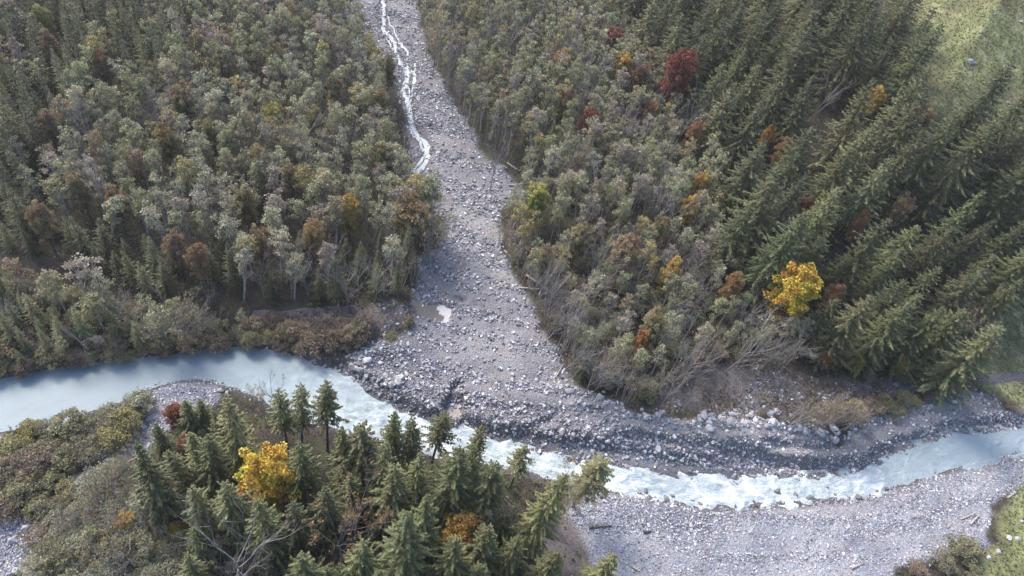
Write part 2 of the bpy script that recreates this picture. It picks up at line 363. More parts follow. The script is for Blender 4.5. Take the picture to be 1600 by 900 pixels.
def ground_material():
    m, t, b, o = mat("ground"); n = N(t); p = n.pos()
    a_gr = n.attr("gravel").outputs['Fac']; a_gs = n.attr("grass").outputs['Fac']; a_si = n.attr("silt").outputs['Fac']; a_wet = n.attr("soil").outputs['Fac']
    fine = n.noise(p, 2.2, 5, .75); mid = n.noise(p, .35, 4, .6); big = n.noise(p, .06, 3)
    vo = n.new("ShaderNodeTexVoronoi"); n.put(vo.inputs['Vector'], p); vo.inputs['Scale'].default_value = 3.6
    vo2 = n.new("ShaderNodeTexVoronoi"); n.put(vo2.inputs['Vector'], p); vo2.inputs['Scale'].default_value = 8.5
    grey = n.ramp(fine, [(.28, (.080, .082, .092)), (.5, (.195, .198, .218)), (.72, (.345, .350, .372))])
    sep = n.new("ShaderNodeSeparateColor"); n.put(sep.inputs[0], vo.outputs['Color'])
    sep2 = n.new("ShaderNodeSeparateColor"); n.put(sep2.inputs[0], vo2.outputs['Color'])
    peb = n.ramp(sep.outputs[0], [(.0, (.55, .55, .57)), (.6, (.95, .95, .96)), (1, (1.5, 1.5, 1.5))])
    peb2 = n.ramp(sep2.outputs[1], [(.0, (.6, .6, .62)), (.6, (.97, .97, .97)), (1, (1.45, 1.45, 1.45))])
    gravel = n.mix(.8, grey, peb, 'MULTIPLY'); gravel = n.mix(.8, gravel, peb2, 'MULTIPLY')
    bd = n.attr('band').outputs['Fac']
    sand = n.ramp(n.noise(p, 3.0, 4), [(.3, (.145, .148, .158)), (.7, (.232, .236, .248))])
    gravel = n.mix(n.ramp(bd, [(.50, (0, 0, 0)), (.66, (.75, .75, .75))]), gravel, sand)
    gravel = n.mix(1.0, gravel, n.ramp(bd, [(.28, (.66, .68, .76)), (.45, (1, 1, 1))]), 'MULTIPLY')
    rose = n.ramp(mid, [(.42, (1, 1, 1)), (.62, (1.06, .97, .93))])
    gravel = n.mix(1.0, gravel, rose, 'MULTIPLY'); gravel = n.mix(n.attr('bar').outputs['Fac'], gravel, n.mix(1.0, gravel, rgb(1.28, 1.34, 1.40), 'MULTIPLY'))
    gravel = n.mix(1.0, gravel, n.ramp(big, [(.35, (.74, .74, .80)), (.65, (1.18, 1.17, 1.16))]), 'MULTIPLY')
    litter = n.ramp(fine, [(.3, (.018, .015, .015)), (.55, (.048, .038, .034)), (.75, (.100, .075, .056))])
    litter = n.mix(n.ramp(mid, [(.45, (0, 0, 0)), (.65, (1, 1, 1))]), litter, rgb(.055, .060, .028))
    silt = n.ramp(fine, [(.3, (.10, .085, .085)), (.7, (.19, .165, .165))])
    silt = n.mix(n.ramp(mid, [(.5, (0, 0, 0)), (.7, (.6, .6, .6))]), silt, rgb(.10, .085, .055))
    grass = n.ramp(n.noise(p, .22, 5, .65), [(.32, (.098, .105, .052)), (.5, (.175, .188, .085)), (.66, (.31, .305, .16))])
    grass = n.mix(n.ramp(n.noise(p, .07, 4), [(.48, (0, 0, 0)), (.66, (.7, .7, .7))]), grass, rgb(.115, .105, .060))
    soil = n.ramp(fine, [(.3, (.034, .031, .038)), (.7, (.120, .112, .125))])
    c = n.mix(a_gs, litter, grass); c = n.mix(a_si, c, silt); c = n.mix(a_gr, c, gravel); c = n.mix(a_wet, c, soil)
    t.links.new(c, b.inputs['Base Color']); b.inputs['Roughness'].default_value = .92; b.inputs['Specular IOR Level'].default_value = .25
    hgt = n.math('ADD', n.math('MULTIPLY', vo.outputs['Distance'], -.5), n.math('MULTIPLY', fine, .9))
    t.links.new(n.bump(hgt, .9, .25), b.inputs['Normal'])
    return m
GROUND = ground_material()

def water_material(name, calm, rough=.12, foam=True):
    m, t, b, o = mat(name); n = N(t)
    uv = n.new("ShaderNodeUVMap").outputs[0]
    mp = n.new("ShaderNodeMapping"); n.put(mp.inputs[0], uv); mp.inputs['Scale'].default_value = (.42, 1.0, 1)
    v = mp.outputs[0]
    bigv = n.noise(v, .16, 4, .6, .6)
    base = n.ramp(bigv, [(.3, tuple(.86 * x for x in calm)), (.7, tuple(min(1, 1.12 * x) for x in calm))])
    if foam:
        fa = n.attr("rapid").outputs['Fac']
        f1 = n.noise(v, 2.3, 6, .70, 1.0); f2 = n.noise(v, .45, 4, .6, 1.0)
        f = n.math('ADD', n.math('MULTIPLY', f1, .62), n.math('MULTIPLY', f2, .5))
        cr = n.attr('crest').outputs['Fac']
        f = n.math('ADD', f, n.math('MULTIPLY_ADD', fa, .36, -.42)); f = n.math('ADD', f, n.math('MULTIPLY', cr, .26))
        base = n.mix(fa, base, rgb(.33, .385, .41))
        fm = n.ramp(f, [(.43, (0, 0, 0)), (.57, (.5, .5, .5)), (.74, (1, 1, 1))])
        base = n.mix(fm, base, rgb(.66, .69, .71))
        n.put(b.inputs['Roughness'], n.math('MULTIPLY_ADD', fm, .5, rough))
        h = n.math('MULTIPLY', n.math('ADD', f1, n.noise(v, 3.2, 4, .6, .8)), n.math('MULTIPLY_ADD', fa, .8, .06))
        t.links.new(n.bump(h, .8, .30), b.inputs['Normal'])
    else:
        b.inputs['Roughness'].default_value = rough
    t.links.new(base, b.inputs['Base Color']); b.inputs['IOR'].default_value = 1.33; b.inputs['Specular IOR Level'].default_value = .35
    return m
RIVER = water_material("glacial_water", (.165, .222, .258), .40)
FOAMY = water_material("torrent_water", (.55, .58, .62), .3)
MUDDY = water_material("muddy_water", (.13, .118, .110), .08, False)
SILT_PATCH = water_material("wet_silt", (.30, .25, .235), .4, False)
PAINTED_REFLECTION = water_material("silt_and_reflection", (.46, .44, .44), .2, False)  # white cloud reflection on the pool, painted as a pale base colour
m, t, b, o = mat("path_gravel"); n = N(t); p = n.pos()
t.links.new(n.ramp(n.noise(p, 1.6, 5, .7), [(.3, (.065, .060, .068)), (.7, (.135, .128, .142))]), b.inputs['Base Color']); b.inputs['Roughness'].default_value = .95
t.links.new(n.bump(n.noise(p, 4, 4), .6, .08), b.inputs['Normal'])
PATH = m

# ------------------------------------------------------------------ ground sheet
MEADOW = pick2([(1392, -120), (1404, -40), (1418, 60), (1428, 120), (1440, 162), (1480, 186), (1530, 202), (1610, 198), (1760, 190), (1900, 60), (1900, -120)])
GRASS_R = pick2([(1235, 592), (1330, 598), (1440, 586), (1500, 590), (1545, 510), (1580, 465), (1640, 440), (1800, 430), (1800, 620), (1600, 640), (1560, 625), (1530, 600), (1440, 596), (1340, 606)])
GRASS_B = pick2([(1580, 762), (1560, 800), (1562, 850), (1520, 905), (1500, 960), (1800, 960), (1800, 730), (1640, 745)])
def mask(poly, w=2.0, amp=5.0):
    return on_near(lambda q: 1 - sst(-w, w, poly_sd(q, poly) + amp * (fbm(q[:, 0] * .3, q[:, 1] * .3, 3, 77) - .5)), 0)
A_GRASS = np.maximum.reduce([mask(MEADOW, 2.5, 8), mask(GRASS_R, 1.0, 3), mask(GRASS_B, 1.2, 4)])
A_GRASS = np.maximum(A_GRASS, np.where((np.hypot(GX, GY) > 420), 1, 0))
BARS = [pick2(L) for L in ([(880, 800), (905, 765), (1000, 775), (1133, 795), (1290, 785), (1430, 752), (1560, 715), (1700, 690), (1720, 730), (1590, 755), (1545, 800), (1540, 850), (1400, 880), (1380, 960), (900, 960), (930, 880), (905, 830)],
                           [(195, 640), (225, 612), (300, 594), (350, 602), (345, 622), (285, 650), (240, 690), (225, 720), (170, 725), (150, 712), (185, 680), (225, 655)],
                           [(-60, 700), (0, 680), (25, 690), (30, 730), (0, 760), (-60, 780)], [(100, 748), (140, 736), (150, 755), (105, 770)], [(-60, 815), (50, 810), (62, 840), (50, 890), (0, 905), (-60, 905)])]
A_BAR = np.maximum.reduce([mask(L, .8, 3) for L in BARS])
A_GRAV = np.maximum(np.where(DN > -3, mask(GRAVEL_N, .8, 3.0), 0), A_BAR)
A_GRAV = np.maximum(A_GRAV, 1 - sst(-2, 1.2, np.maximum(DN, DS) - .6 * (n1 + .5)))
A_SILT = np.maximum(np.maximum(mask(SILT, 1.2, 4), mask(pick2([(400, 545), (440, 500), (560, 480), (640, 475), (645, 505), (560, 530), (530, 565), (500, 580), (450, 556)]), 1, 4)),
                    mask(pick2([(840, 850), (860, 800), (890, 790), (940, 830), (950, 870), (900, 900), (850, 900)]), 1.5, 5))
fl_a, fl_c = GX * .46 - GY * .89, GX * .89 + GY * .46
bend = fbm(GX * .03, GY * .03, 2, 201) * 16
B_FAN = fbm(fl_a * .07, (fl_c + bend) * .30, 4, 203)
B_RIV = fbm(GX * .035, np.where(DN > 0, DN, -DS) * .42 + bend * .2, 4, 205)
wr = np.clip(sst(16, 6, 0) + (1 - sst(8, 16, DN)) * sst(-6, 6, GX), 0, 1); wr = np.where(DS > 0, 1, wr)
BAND = B_FAN * (1 - wr) + B_RIV * wr
def zone(poly, w=4): return on_near(lambda q: 1 - sst(-w, w, poly_sd(q, pick2(poly)) + 3 * (fbm(q[:, 0] * .2, q[:, 1] * .2, 3, 88) - .5)), 0)
BAND = BAND + .13 * zone([(735, 440), (790, 450), (835, 510), (868, 580), (800, 600), (745, 570), (725, 500)]) + .10 * zone([(870, 640), (1000, 668), (1200, 690), (1320, 700), (1430, 660), (1400, 690), (1330, 712), (1180, 705), (1000, 684), (870, 656)], 2)
BAND = BAND - .10 * zone([(545, 560), (600, 530), (660, 545), (690, 600), (640, 640), (580, 605)]) - .08 * zone([(870, 660), (1000, 690), (1200, 722), (1200, 740), (1000, 730), (880, 705)], 2)
BAND = np.clip((BAND - .5) * 1.5 + .5 + np.where(DS > 0, .03, 0), 0, 1)
_ds = on_near(lambda q: np.abs(line_dist(q, STREAMS[0])[0]), 99)
WET_T = .75 * np.exp(-((_ds + n2 * 1.5) / 1.7) ** 2)
gz_x = np.gradient(GZ, axis=1) / np.gradient(GX, axis=1); gz_y = np.gradient(GZ, axis=0) / np.gradient(GY, axis=0)
SLOPE = np.hypot(gz_x, gz_y)
A_SOIL = sst(.72, .95, SLOPE + n2 * .35) * (DN > -1) * (SDG < 3) * (GX > -36) * .60
A_SOIL = np.maximum(A_SOIL, WET_T)
A_SOIL = np.maximum(A_SOIL, .55 * (1 - sst(.5, 1.3, np.maximum(DN, DS) + n2 * .8)))
GV = np.stack([GX, GY, GZ], -1).reshape(-1, 3)
ny, nx = GX.shape
idx = np.arange(ny * nx).reshape(ny, nx)
GFc = np.stack([idx[:-1, :-1], idx[:-1, 1:], idx[1:, 1:], idx[1:, :-1]], -1).reshape(-1, 4)
me = mesh_np("terrain", GV, GFc, [GROUND], attrs={k: ('FLOAT', 'POINT', a.ravel()) for k, a in (("gravel", A_GRAV), ("grass", A_GRASS), ("silt", A_SILT), ("soil", A_SOIL), ("band", BAND), ("bar", sst(0, 3, DS)))}, smooth=True)
setp(link("terrain", me), "valley floor of grey debris, forest litter and grass rising to a hillside", kind="structure")

# ------------------------------------------------------------------ the air between
HAZE_DENSITY = .00012
m, t, b, o = mat("haze"); t.nodes.remove(b)
pv = t.nodes.new("ShaderNodeVolumePrincipled"); pv.inputs['Color'].default_value = (.90, .92, .96, 1); pv.inputs['Density'].default_value = HAZE_DENSITY; pv.inputs['Anisotropy'].default_value = .2
t.links.new(pv.outputs[0], o.inputs['Volume'])
hx = np.array([(x, y, z) for z in (float(GZ.min()) - 1.2, H + 4) for x, y in ((-1640, -740), (1740, -740), (1740, 2240), (-1640, 2240))])
me = mesh_np("haze", hx, [(0, 3, 2, 1), (4, 5, 6, 7), (0, 1, 5, 4), (1, 2, 6, 5), (2, 3, 7, 6), (3, 0, 4, 7)], [m])
setp(link("haze", me), "thin pale autumn haze filling the valley air", kind="stuff")
# ------------------------------------------------------------------ water
nS = 1100; nT = 46
NL = resample(NORTH, .3); SL = resample(SOUTH, .3)
q = np.linspace(0, 1, nS)
def at_frac(L, q):
    s = np.r_[0, np.cumsum(np.hypot(*np.diff(L, axis=0).T))]; s /= s[-1]
    return np.stack([np.interp(q, s, L[:, k]) for k in range(2)], -1)
A, B = at_frac(NL, q), at_frac(SL, q)
# pair the banks by nearest point so cross sections stay square to the flow
mid = (A + B) / 2
for _ in range(3):
    i = np.array([np.argmin(((NL - c) ** 2).sum(1)) for c in mid]); j = np.array([np.argmin(((SL - c) ** 2).sum(1)) for c in mid])
    A, B = NL[np.maximum.accumulate(i)], SL[np.maximum.accumulate(j)]
    mid = (A + B) / 2
    k = np.ones(15) / 15
    pad = lambda a: np.r_[np.full(7, a[0]), a, np.full(7, a[-1])]
    mid = np.stack([np.convolve(pad(mid[:, c]), k, 'valid') for c in (0, 1)], -1)
sm = lambda a: np.stack([np.convolve(pad(a[:, c]), k, 'valid') for c in (0, 1)], -1)
A, B = sm(A), sm(B)
d = (A - B) / np.linalg.norm(A - B, axis=1)[:, None]
A, B = A + d * 1.5, B - d * 1.5
T = np.linspace(0, 1, nT)
RV = B[:, None] * (1 - T)[None, :, None] + A[:, None] * T[None, :, None]
arc = np.r_[0, np.cumsum(np.hypot(*np.diff((A + B) / 2, axis=0).T))]
U = np.repeat(arc[:, None], nT, 1); Wd = np.linalg.norm(A - B, axis=1)[:, None] * T[None]
midpx = project(np.c_[(A + B) / 2, np.zeros(nS)])[:, 0]
rap = np.interp(midpx, [-200, 330, 430, 500, 600, 760, 1000, 1180, 1310, 1370, 1430, 1600, 1800], [.0, .0, .22, .66, .78, .9, .95, 1.0, .97, .72, .56, .50, .4])[:, None] * np.ones((1, nT))
rap = np.clip(rap + (fbm(U * .08, Wd * .25, 3, 91) - .5) * .5 * (rap > .05), 0, 1)
wv = (fbm(U * .55, Wd * .9, 4, 61) - .5) * .75 + (np.abs(fbm(U * .9 + Wd * .5, Wd * 1.0, 3, 71) - .5)) * -.5
wv = wv + (1 - np.abs(2 * ((U * .13 + fbm(U * .1, Wd * .22, 3, 83) * 2.2) % 1) - 1)) ** 3 * .35
CREST = (1 - np.abs(2 * ((U * .16 + Wd * .05 + fbm(U * .1, Wd * .22, 3, 83) * 2.6) % 1) - 1)) ** 5 * sst(.4, .6, fbm(U * .15, Wd * .3, 3, 85)) * rap
RZ = wv * rap * .85 * sst(.02, .22, T)[None] * sst(.02, .22, 1 - T)[None] + CREST * .3 + .02 * (fbm(U * .3, Wd * .5, 3, 99) - .5) + .02
V = np.concatenate([RV, RZ[..., None]], -1).reshape(-1, 3)
ix = np.arange(nS * nT).reshape(nS, nT)
F = np.stack([ix[:-1, :-1], ix[1:, :-1], ix[1:, 1:], ix[:-1, 1:]], -1).reshape(-1, 4)
me = mesh_np("river_water", V, F, [RIVER], attrs={"rapid": ('FLOAT', 'POINT', rap.ravel()), "crest": ('FLOAT', 'POINT', CREST.ravel())}, smooth=True, uv=np.stack([U, Wd], -1).reshape(-1, 2))
setp(link("river_water", me), "milky blue glacial river breaking into white rapids", kind="structure")

def ribbon(name, L, w, matl, dz, rapid, step=.35, nt=5, seed=0, wob=.5):
    L = resample(L, step); n = len(L)
    t = np.gradient(L, axis=0); t /= np.linalg.norm(t, axis=1)[:, None]; nr = np.stack([-t[:, 1], t[:, 0]], -1)
    s = np.arange(n) * step
    ww = w * (.35 + 1.3 * fbm(s * .35, s * 0 + seed, 3, seed)); cc = (fbm(s * .5, s * 0 + seed + 3, 2, seed + 9) - .5) * wob * 2
    a = ww[:, None] * np.linspace(-1, 1, nt)[None] + cc[:, None]
    XY = L[:, None] + nr[:, None] * a[..., None]
    Z = zt(XY[..., 0], XY[..., 1]) + dz * (1 - np.linspace(-1, 1, nt) ** 4 * .5)[None]
    ix = np.arange(n * nt).reshape(n, nt)
    F = np.stack([ix[:-1, :-1], ix[1:, :-1], ix[1:, 1:], ix[:-1, 1:]], -1).reshape(-1, 4)
    uv = np.stack([np.repeat(s[:, None], nt, 1), a + w], -1).reshape(-1, 2)
    return np.concatenate([XY, Z[..., None]], -1).reshape(-1, 3), F, uv, np.full(n * nt, rapid)
acc = []; off = 0
for k, L in enumerate(STREAMS):
    V, F, uv, rp = ribbon("x", L, [.50, .26, .24, .28, .24, .24][k], FOAMY, .16, .85, seed=k * 5 + 2, wob=.45)
    acc.append((V, F + off, uv, rp)); off += len(V)
me = mesh_np("torrent_water", np.vstack([a[0] for a in acc]), np.vstack([a[1] for a in acc]), [FOAMY], attrs={"rapid": ('FLOAT', 'POINT', np.concatenate([a[3] for a in acc]))}, smooth=True, uv=np.vstack([a[2] for a in acc]))
setp(link("torrent_water", me), "thin white braided torrent running down the grey debris channel", kind="structure")

def pond(name, poly, z, matl, label):
    c = poly.mean(0); n = len(poly)
    V = np.vstack([np.c_[poly, np.full(n, z)], np.c_[c[None] + (poly - c) * .5, np.full(n, z)]])
    F = [(i, (i + 1) % n, n + (i + 1) % n, n + i) for i in range(n)]
    g = [(n + i, n + i + 1, n + n - 2 - i, n + n - 1 - i) for i in range(n // 2 - 1)]
    me = mesh_np(name, V, F + g, [matl], uv=V[:, :2])
    return setp(link(name, me), label, kind="structure")
def at_level(pts, z): return flat(pts, z)
pond("pool_water", POOL_P.mean(0) + (POOL_P - POOL_P.mean(0)) * 1.25, POOL_Z, MUDDY, "brown muddy pool in a hollow of the debris fan")
pond("silt_and_reflection", smooth_line(at_level([(683, 480), (687, 476), (693, 477), (699, 470), (714, 476), (716, 494), (707, 508), (697, 508), (691, 503), (694, 496), (690, 492), (685, 491), (687, 486), (682, 484)], POOL_Z + .03), 0), POOL_Z + .04, PAINTED_REFLECTION, "bright pale sheet painted as the white cloud reflection at the pool's end")  # flat sheet added over the pool to carry the painted reflection
pond("silt_and_reflection", smooth_line(at_level([(700, 632), (709, 630), (720, 635), (719, 650), (716, 656), (703, 654), (699, 645)], NOTCH_Z + .06), 1), NOTCH_Z + .06, SILT_PATCH, "pinkish wet silt caught in the notch through the levee")

def drape(name, L, w, matl, dz, label, kind="structure"):
    L = resample(smooth_line(L, 2), .6); t = np.gradient(L, axis=0); t /= np.linalg.norm(t, axis=1)[:, None]; nr = np.stack([-t[:, 1], t[:, 0]], -1)
    k = 7; a = np.linspace(-w, w, k)[None] * np.ones((len(L), 1)); a = a + (fbm(L[:, :1] * .6, L[:, 1:] * .6, 2, 7) - .5) * w * .5
    XY = L[:, None] + nr[:, None] * a[..., None]
    Z = zt(XY[..., 0], XY[..., 1]) + dz; Z[:, 0] -= dz * 2.2; Z[:, -1] -= dz * 2.2
    ix = np.arange(len(L) * k).reshape(-1, k)
    F = np.stack([ix[:-1, :-1], ix[1:, :-1], ix[1:, 1:], ix[:-1, 1:]], -1).reshape(-1, 4)
    me = mesh_np(name, np.concatenate([XY, Z[..., None]], -1).reshape(-1, 3), F, [matl], smooth=True)
    return setp(link(name, me), label, kind=kind)
drape("path", pick2([(1330, 612), (1390, 603), (1440, 597), (1480, 600), (1540, 592), (1600, 588), (1720, 580)]), 1.5, PATH, .14, "grey gravel track along the foot of the wooded slope")
drape("path", pick2([(560, 480), (500, 486), (440, 493), (395, 491)]), 1.15, PATH, .14, "shaded gravel track between the forest edge and the riverside bushes")

# ------------------------------------------------------------------ stones
def cube_stones(C, S, seed):
    r = np.random.default_rng(seed); n = len(C)
    cb = np.array([(-1, -1, -1), (1, -1, -1), (1, 1, -1), (-1, 1, -1), (-1, -1, 1), (1, -1, 1), (1, 1, 1), (-1, 1, 1)], float) * .5
    V = cb[None] * (.62 + .55 * r.random((n, 8, 1))) + r.normal(0, .06, (n, 8, 3))
    V[:, 4:, :2] *= .7
    V *= S[:, None, None] * np.stack([1 + .5 * r.random(n), .7 + .4 * r.random(n), .5 + .35 * r.random(n)], -1)[:, None]
    a = r.random(n) * 6.283; t = r.normal(0, .3, n)
    ca, sa, ct, st = np.cos(a), np.sin(a), np.cos(t), np.sin(t)
    x, y, z = V[..., 0], V[..., 1], V[..., 2]
    y, z = y * ct[:, None] - z * st[:, None], y * st[:, None] + z * ct[:, None]
    x, y = x * ca[:, None] - y * sa[:, None], x * sa[:, None] + y * ca[:, None]
    V = np.stack([x, y, z], -1) + C[:, None]
    F6 = np.array([(0, 3, 2, 1), (4, 5, 6, 7), (0, 1, 5, 4), (1, 2, 6, 5), (2, 3, 7, 6), (3, 0, 4, 7)])
    F = (F6[None] + (np.arange(n) * 8)[:, None, None]).reshape(-1, 4)
    return V.reshape(-1, 3), F
def scatter_gravel(name, n, box, field, smin, smax, label, seed, pw=4.0, tone=.255):
    r = np.random.default_rng(seed)
    x = r.uniform(box[0], box[1], n * 6); y = r.uniform(box[2], box[3], n * 6)
    keep = r.random(len(x)) < field(x, y)
    x, y = x[keep][:n], y[keep][:n]
    s = smin + (smax - smin) * r.random(len(x)) ** pw
    C = np.stack([x, y, zt(x, y) + s * .12], -1)
    V, F = cube_stones(C, s, seed)
    g = np.clip(r.normal(tone, .10, len(x)), .09, .6); g = np.where(r.random(len(x)) < .09, .58, g)
    col = np.stack([g * (1 + r.normal(0, .03, len(x))), g * 1.01, g * 1.06, np.ones(len(x))], -1)
    me = mesh_np(name, V, F, [ROCK], attrs={"tint": ('FLOAT_COLOR', 'FACE', np.repeat(col, 6, 0))})
    return setp(link(name, me), label, kind="stuff")
IN = lambda G: (lambda x, y: interp_grid(G, x, y))
D_N = A_GRAV * (DN > -.2) * (.2 + 1.1 * (1 - sst(.38, .66, BAND)))
D_N = D_N + .9 * A_GRAV * (DN > .3) * (DN < 9) * sst(.35, .7, SLOPE)
D_N = np.maximum(D_N, .35 * A_SILT * (DN > 2) * sst(.5, .6, fbm(GX * .11, GY * .11, 3, 14)))
D_S = np.maximum(A_GRAV, 0) * (DS > -.4) * (.35 + .9 * (1 - sst(.38, .66, BAND)))
scatter_gravel("gravel", 76000, (-80, 125, 55, 240), IN(D_N), .12, .66, "grey angular stones strewn over the debris fan and its channel", 3)
scatter_gravel("gravel", 56000, (-75, 125, 20, 100), IN(D_S), .11, .40, "pale grey stones covering the gravel bar along the south bank", 4, tone=.31)

# boulders: each one a thing
def boulder_mesh(seed):
    import bmesh
    bm = bmesh.new(); bmesh.ops.create_icosphere(bm, subdivisions=3, radius=.5)
    r = np.random.default_rng(seed)
    pl = [(rd, .30 + .14 * r.random()) for rd in rand_dirs(9)]
    for v in bm.verts:
        p = np.array(v.co)
        for nn, dd in pl:
            e = p @ nn - dd
            if e > 0: p = p - nn * e * .92
        p *= 1 + .10 * (vnoise(np.array([p[0] * 5 + 9]), np.array([p[1] * 5 + p[2] * 4]), seed)[0] - .5)
        v.co = p * np.array([1.25, 1.0, .85])
    me = bpy.data.meshes.new("boulder"); bm.to_mesh(me); bm.free(); me.materials.append(ROCK)
    at = me.attributes.new("tint", 'FLOAT_COLOR', 'FACE'); at.data.foreach_set("color", np.ones(len(me.polygons) * 4, np.float32))
    return me
BOULD = [boulder_mesh(100 + k) for k in range(8)]
THINGS = []          # (object, kind, words about its look, crown pixel, group) for the labels at the end
def put_boulder(px, py, size, tone=.34, group="loose boulders", where=None):
    p = pick([(px, py)])[0]
    if DNDS(p[0], p[1]) < 0: p[2] = max(p[2], -.15)
    o = link("boulder", BOULD[rng.integers(8)]); o.location = (p[0], p[1], p[2] + size * .03)
    s = size * (.85 + .3 * rng.random(3)); o.scale = s; o.rotation_euler = (rng.normal(0, .25), rng.normal(0, .25), rng.random() * 6.28)
    o.color = (tone * .82, tone * .83, tone * .87, 1)
    w = ("large" if size > 1.35 else "mid-sized" if size > .95 else "small") + (" pale" if tone > .42 else " dark" if tone < .24 else " grey")
    THINGS.append((o, "boulder", w, (px, py), group, where)); return o
def DNDS(x, y): return max(float(interp_grid(DN, x, y)), float(interp_grid(DS, x, y)))
def boulders_along(L, n, spread, smin, smax, group, where, tlo=.25, thi=.5):
    L = np.asarray(L, float); s = np.r_[0, np.cumsum(np.hypot(*np.diff(L, axis=0).T))]
    for k in range(n):
        q = (k + rng.random() * .9) / n * s[-1]
        x = np.interp(q, s, L[:, 0]) + rng.normal(0, spread); y = np.interp(q, s, L[:, 1]) + rng.normal(0, spread * .7)
        put_boulder(x, y, smin + (smax - smin) * rng.random() ** 2.4, rng.uniform(tlo, thi), group, where)
boulders_along([(1090, 656), (1150, 652), (1210, 658), (1260, 668), (1320, 682)], 110, 11, .6, 1.8, "pale riprap boulders below the silty flat", "on the levee edge", .30, .52)
boulders_along([(860, 595), (885, 603), (905, 615), (940, 630), (985, 640), (1040, 655)], 36, 9, .55, 1.7, "boulder rim at the foot of the alder wood", "on the fan's wooded rim", .27, .5)
boulders_along([(545, 552), (560, 575), (590, 595), (610, 600), (640, 590)], 34, 10, .6, 1.8, "boulders heaped on the mound above the river bend", "on the mound", .24, .52)
boulders_along([(780, 575), (830, 590), (880, 598)], 12, 6, .6, 1.1, "stones scattered on the fan", "on the fan", .3, .5)
boulders_along([(860, 668), (940, 690), (1030, 705), (1130, 722), (1250, 735)], 36, 8, .6, 1.3, "stones sticking out of the levee face", "on the levee face", .2, .5)
boulders_along([(1340, 680), (1400, 650), (1470, 630)], 14, 8, .6, 1.2, "stones on the upper levee", "on the upper levee", .25, .5)
boulders_along([(910, 760), (985, 772), (1060, 785), (1140, 792), (1230, 786), (1330, 778), (1420, 755)], 26, 4, .5, 1.2, "dark wet stones at the water's edge", "at the water's south edge", .14, .25)
for x, y, s in [(1213, 772, 1.3), (1242, 776, 1.2), (1264, 778, 1.2), (1340, 778, 1.3), (1008, 768, 1.0), (1050, 776, 1.1), (1290, 765, .8), (1180, 776, .8), (767, 680, .9), (1370, 768, .9)]:
    put_boulder(x, y, s, .17, "boulders standing in the rapids", "in the white rapids")
for x, y, s in [(700, 560, .9), (747, 598, 1.0), (735, 530, .8), (800, 545, .8), (660, 420, 1.2), (720, 390, .8), (742, 430, .8), (760, 500, .8), (690, 540, .9), (1490, 628, 1.2), (1450, 637, 1.0), (1080, 822, .9), (1172, 832, .9), (1400, 640, .9)]:
    put_boulder(x, y, s, .42, "lone boulders on the gravel", "alone on the gravel")
for x, y, s in [(1516, 97, 1.6), (1523, 99, .9), (1532, 50, .8), (1450, 24, .7), (1555, 22, .7), (1595, 34, 1.1), (1575, 160, .9)]:
    put_boulder(x, y, s, .3, "rocks in the mountain meadow", "in the sloping meadow")
for x, y, s in [(1576, 840, 1.0), (1590, 842, .9), (1560, 862, 1.1), (1545, 872, .9), (1597, 815, .7), (232, 655, 1.3), (205, 668, 1.2), (190, 690, 1.1), (205, 688, 1.0), (175, 700, 1.2), (40, 825, 1.2), (20, 845, 1.3), (45, 850, .9), (120, 755, 1.2), (140, 742, 1.1), (180, 645, 1.3), (190, 642, 1.0), (345, 610, 1.1), (355, 615, .9), (26, 893, 1.0)]:
    put_boulder(x, y, s, rng.uniform(.3, .5), "stones on the south bank", "on the south bank")

# ------------------------------------------------------------------ plants: prototypes
def meshes_of(g, wood_mat, leaf_mat, name):
    """Geo with wood (0) and leaves (1) -> trunk mesh, crown mesh, and both as arrays"""
    V, F, mi, var = g.arrays()
    out = []
    for k, (mt, nm) in enumerate(((wood_mat, "trunk"), (leaf_mat, "crown"))):
        f = F[mi == k]
        if not len(f): out.append(None); continue
        u, inv = np.unique(f.ravel(), return_inverse=True)
        ff = inv.reshape(f.shape); n = len(ff)
        out.append(mesh_np(name + "_" + nm, V[u], ff, [mt], attrs={"var": ('FLOAT', 'FACE', var[mi == k]), "tint": ('FLOAT_COLOR', 'FACE', np.ones((n, 4)))}, smooth=(k == 0)))
    return dict(trunk=out[0], crown=out[1], arr=(V, F, mi, var))
def curve(a, b, n, wig, bow=None):
    t = np.linspace(0, 1, n)[:, None]; p = np.asarray(a) * (1 - t) + np.asarray(b) * t
    w = np.cumsum(rng.normal(0, wig, (n, 3)), 0); w -= w[:1]; w *= .6
    p = p + w * np.minimum(t * 3, 1)
    if bow is not None: p = p + np.asarray(bow) * (np.sin(t * math.pi))
    return p

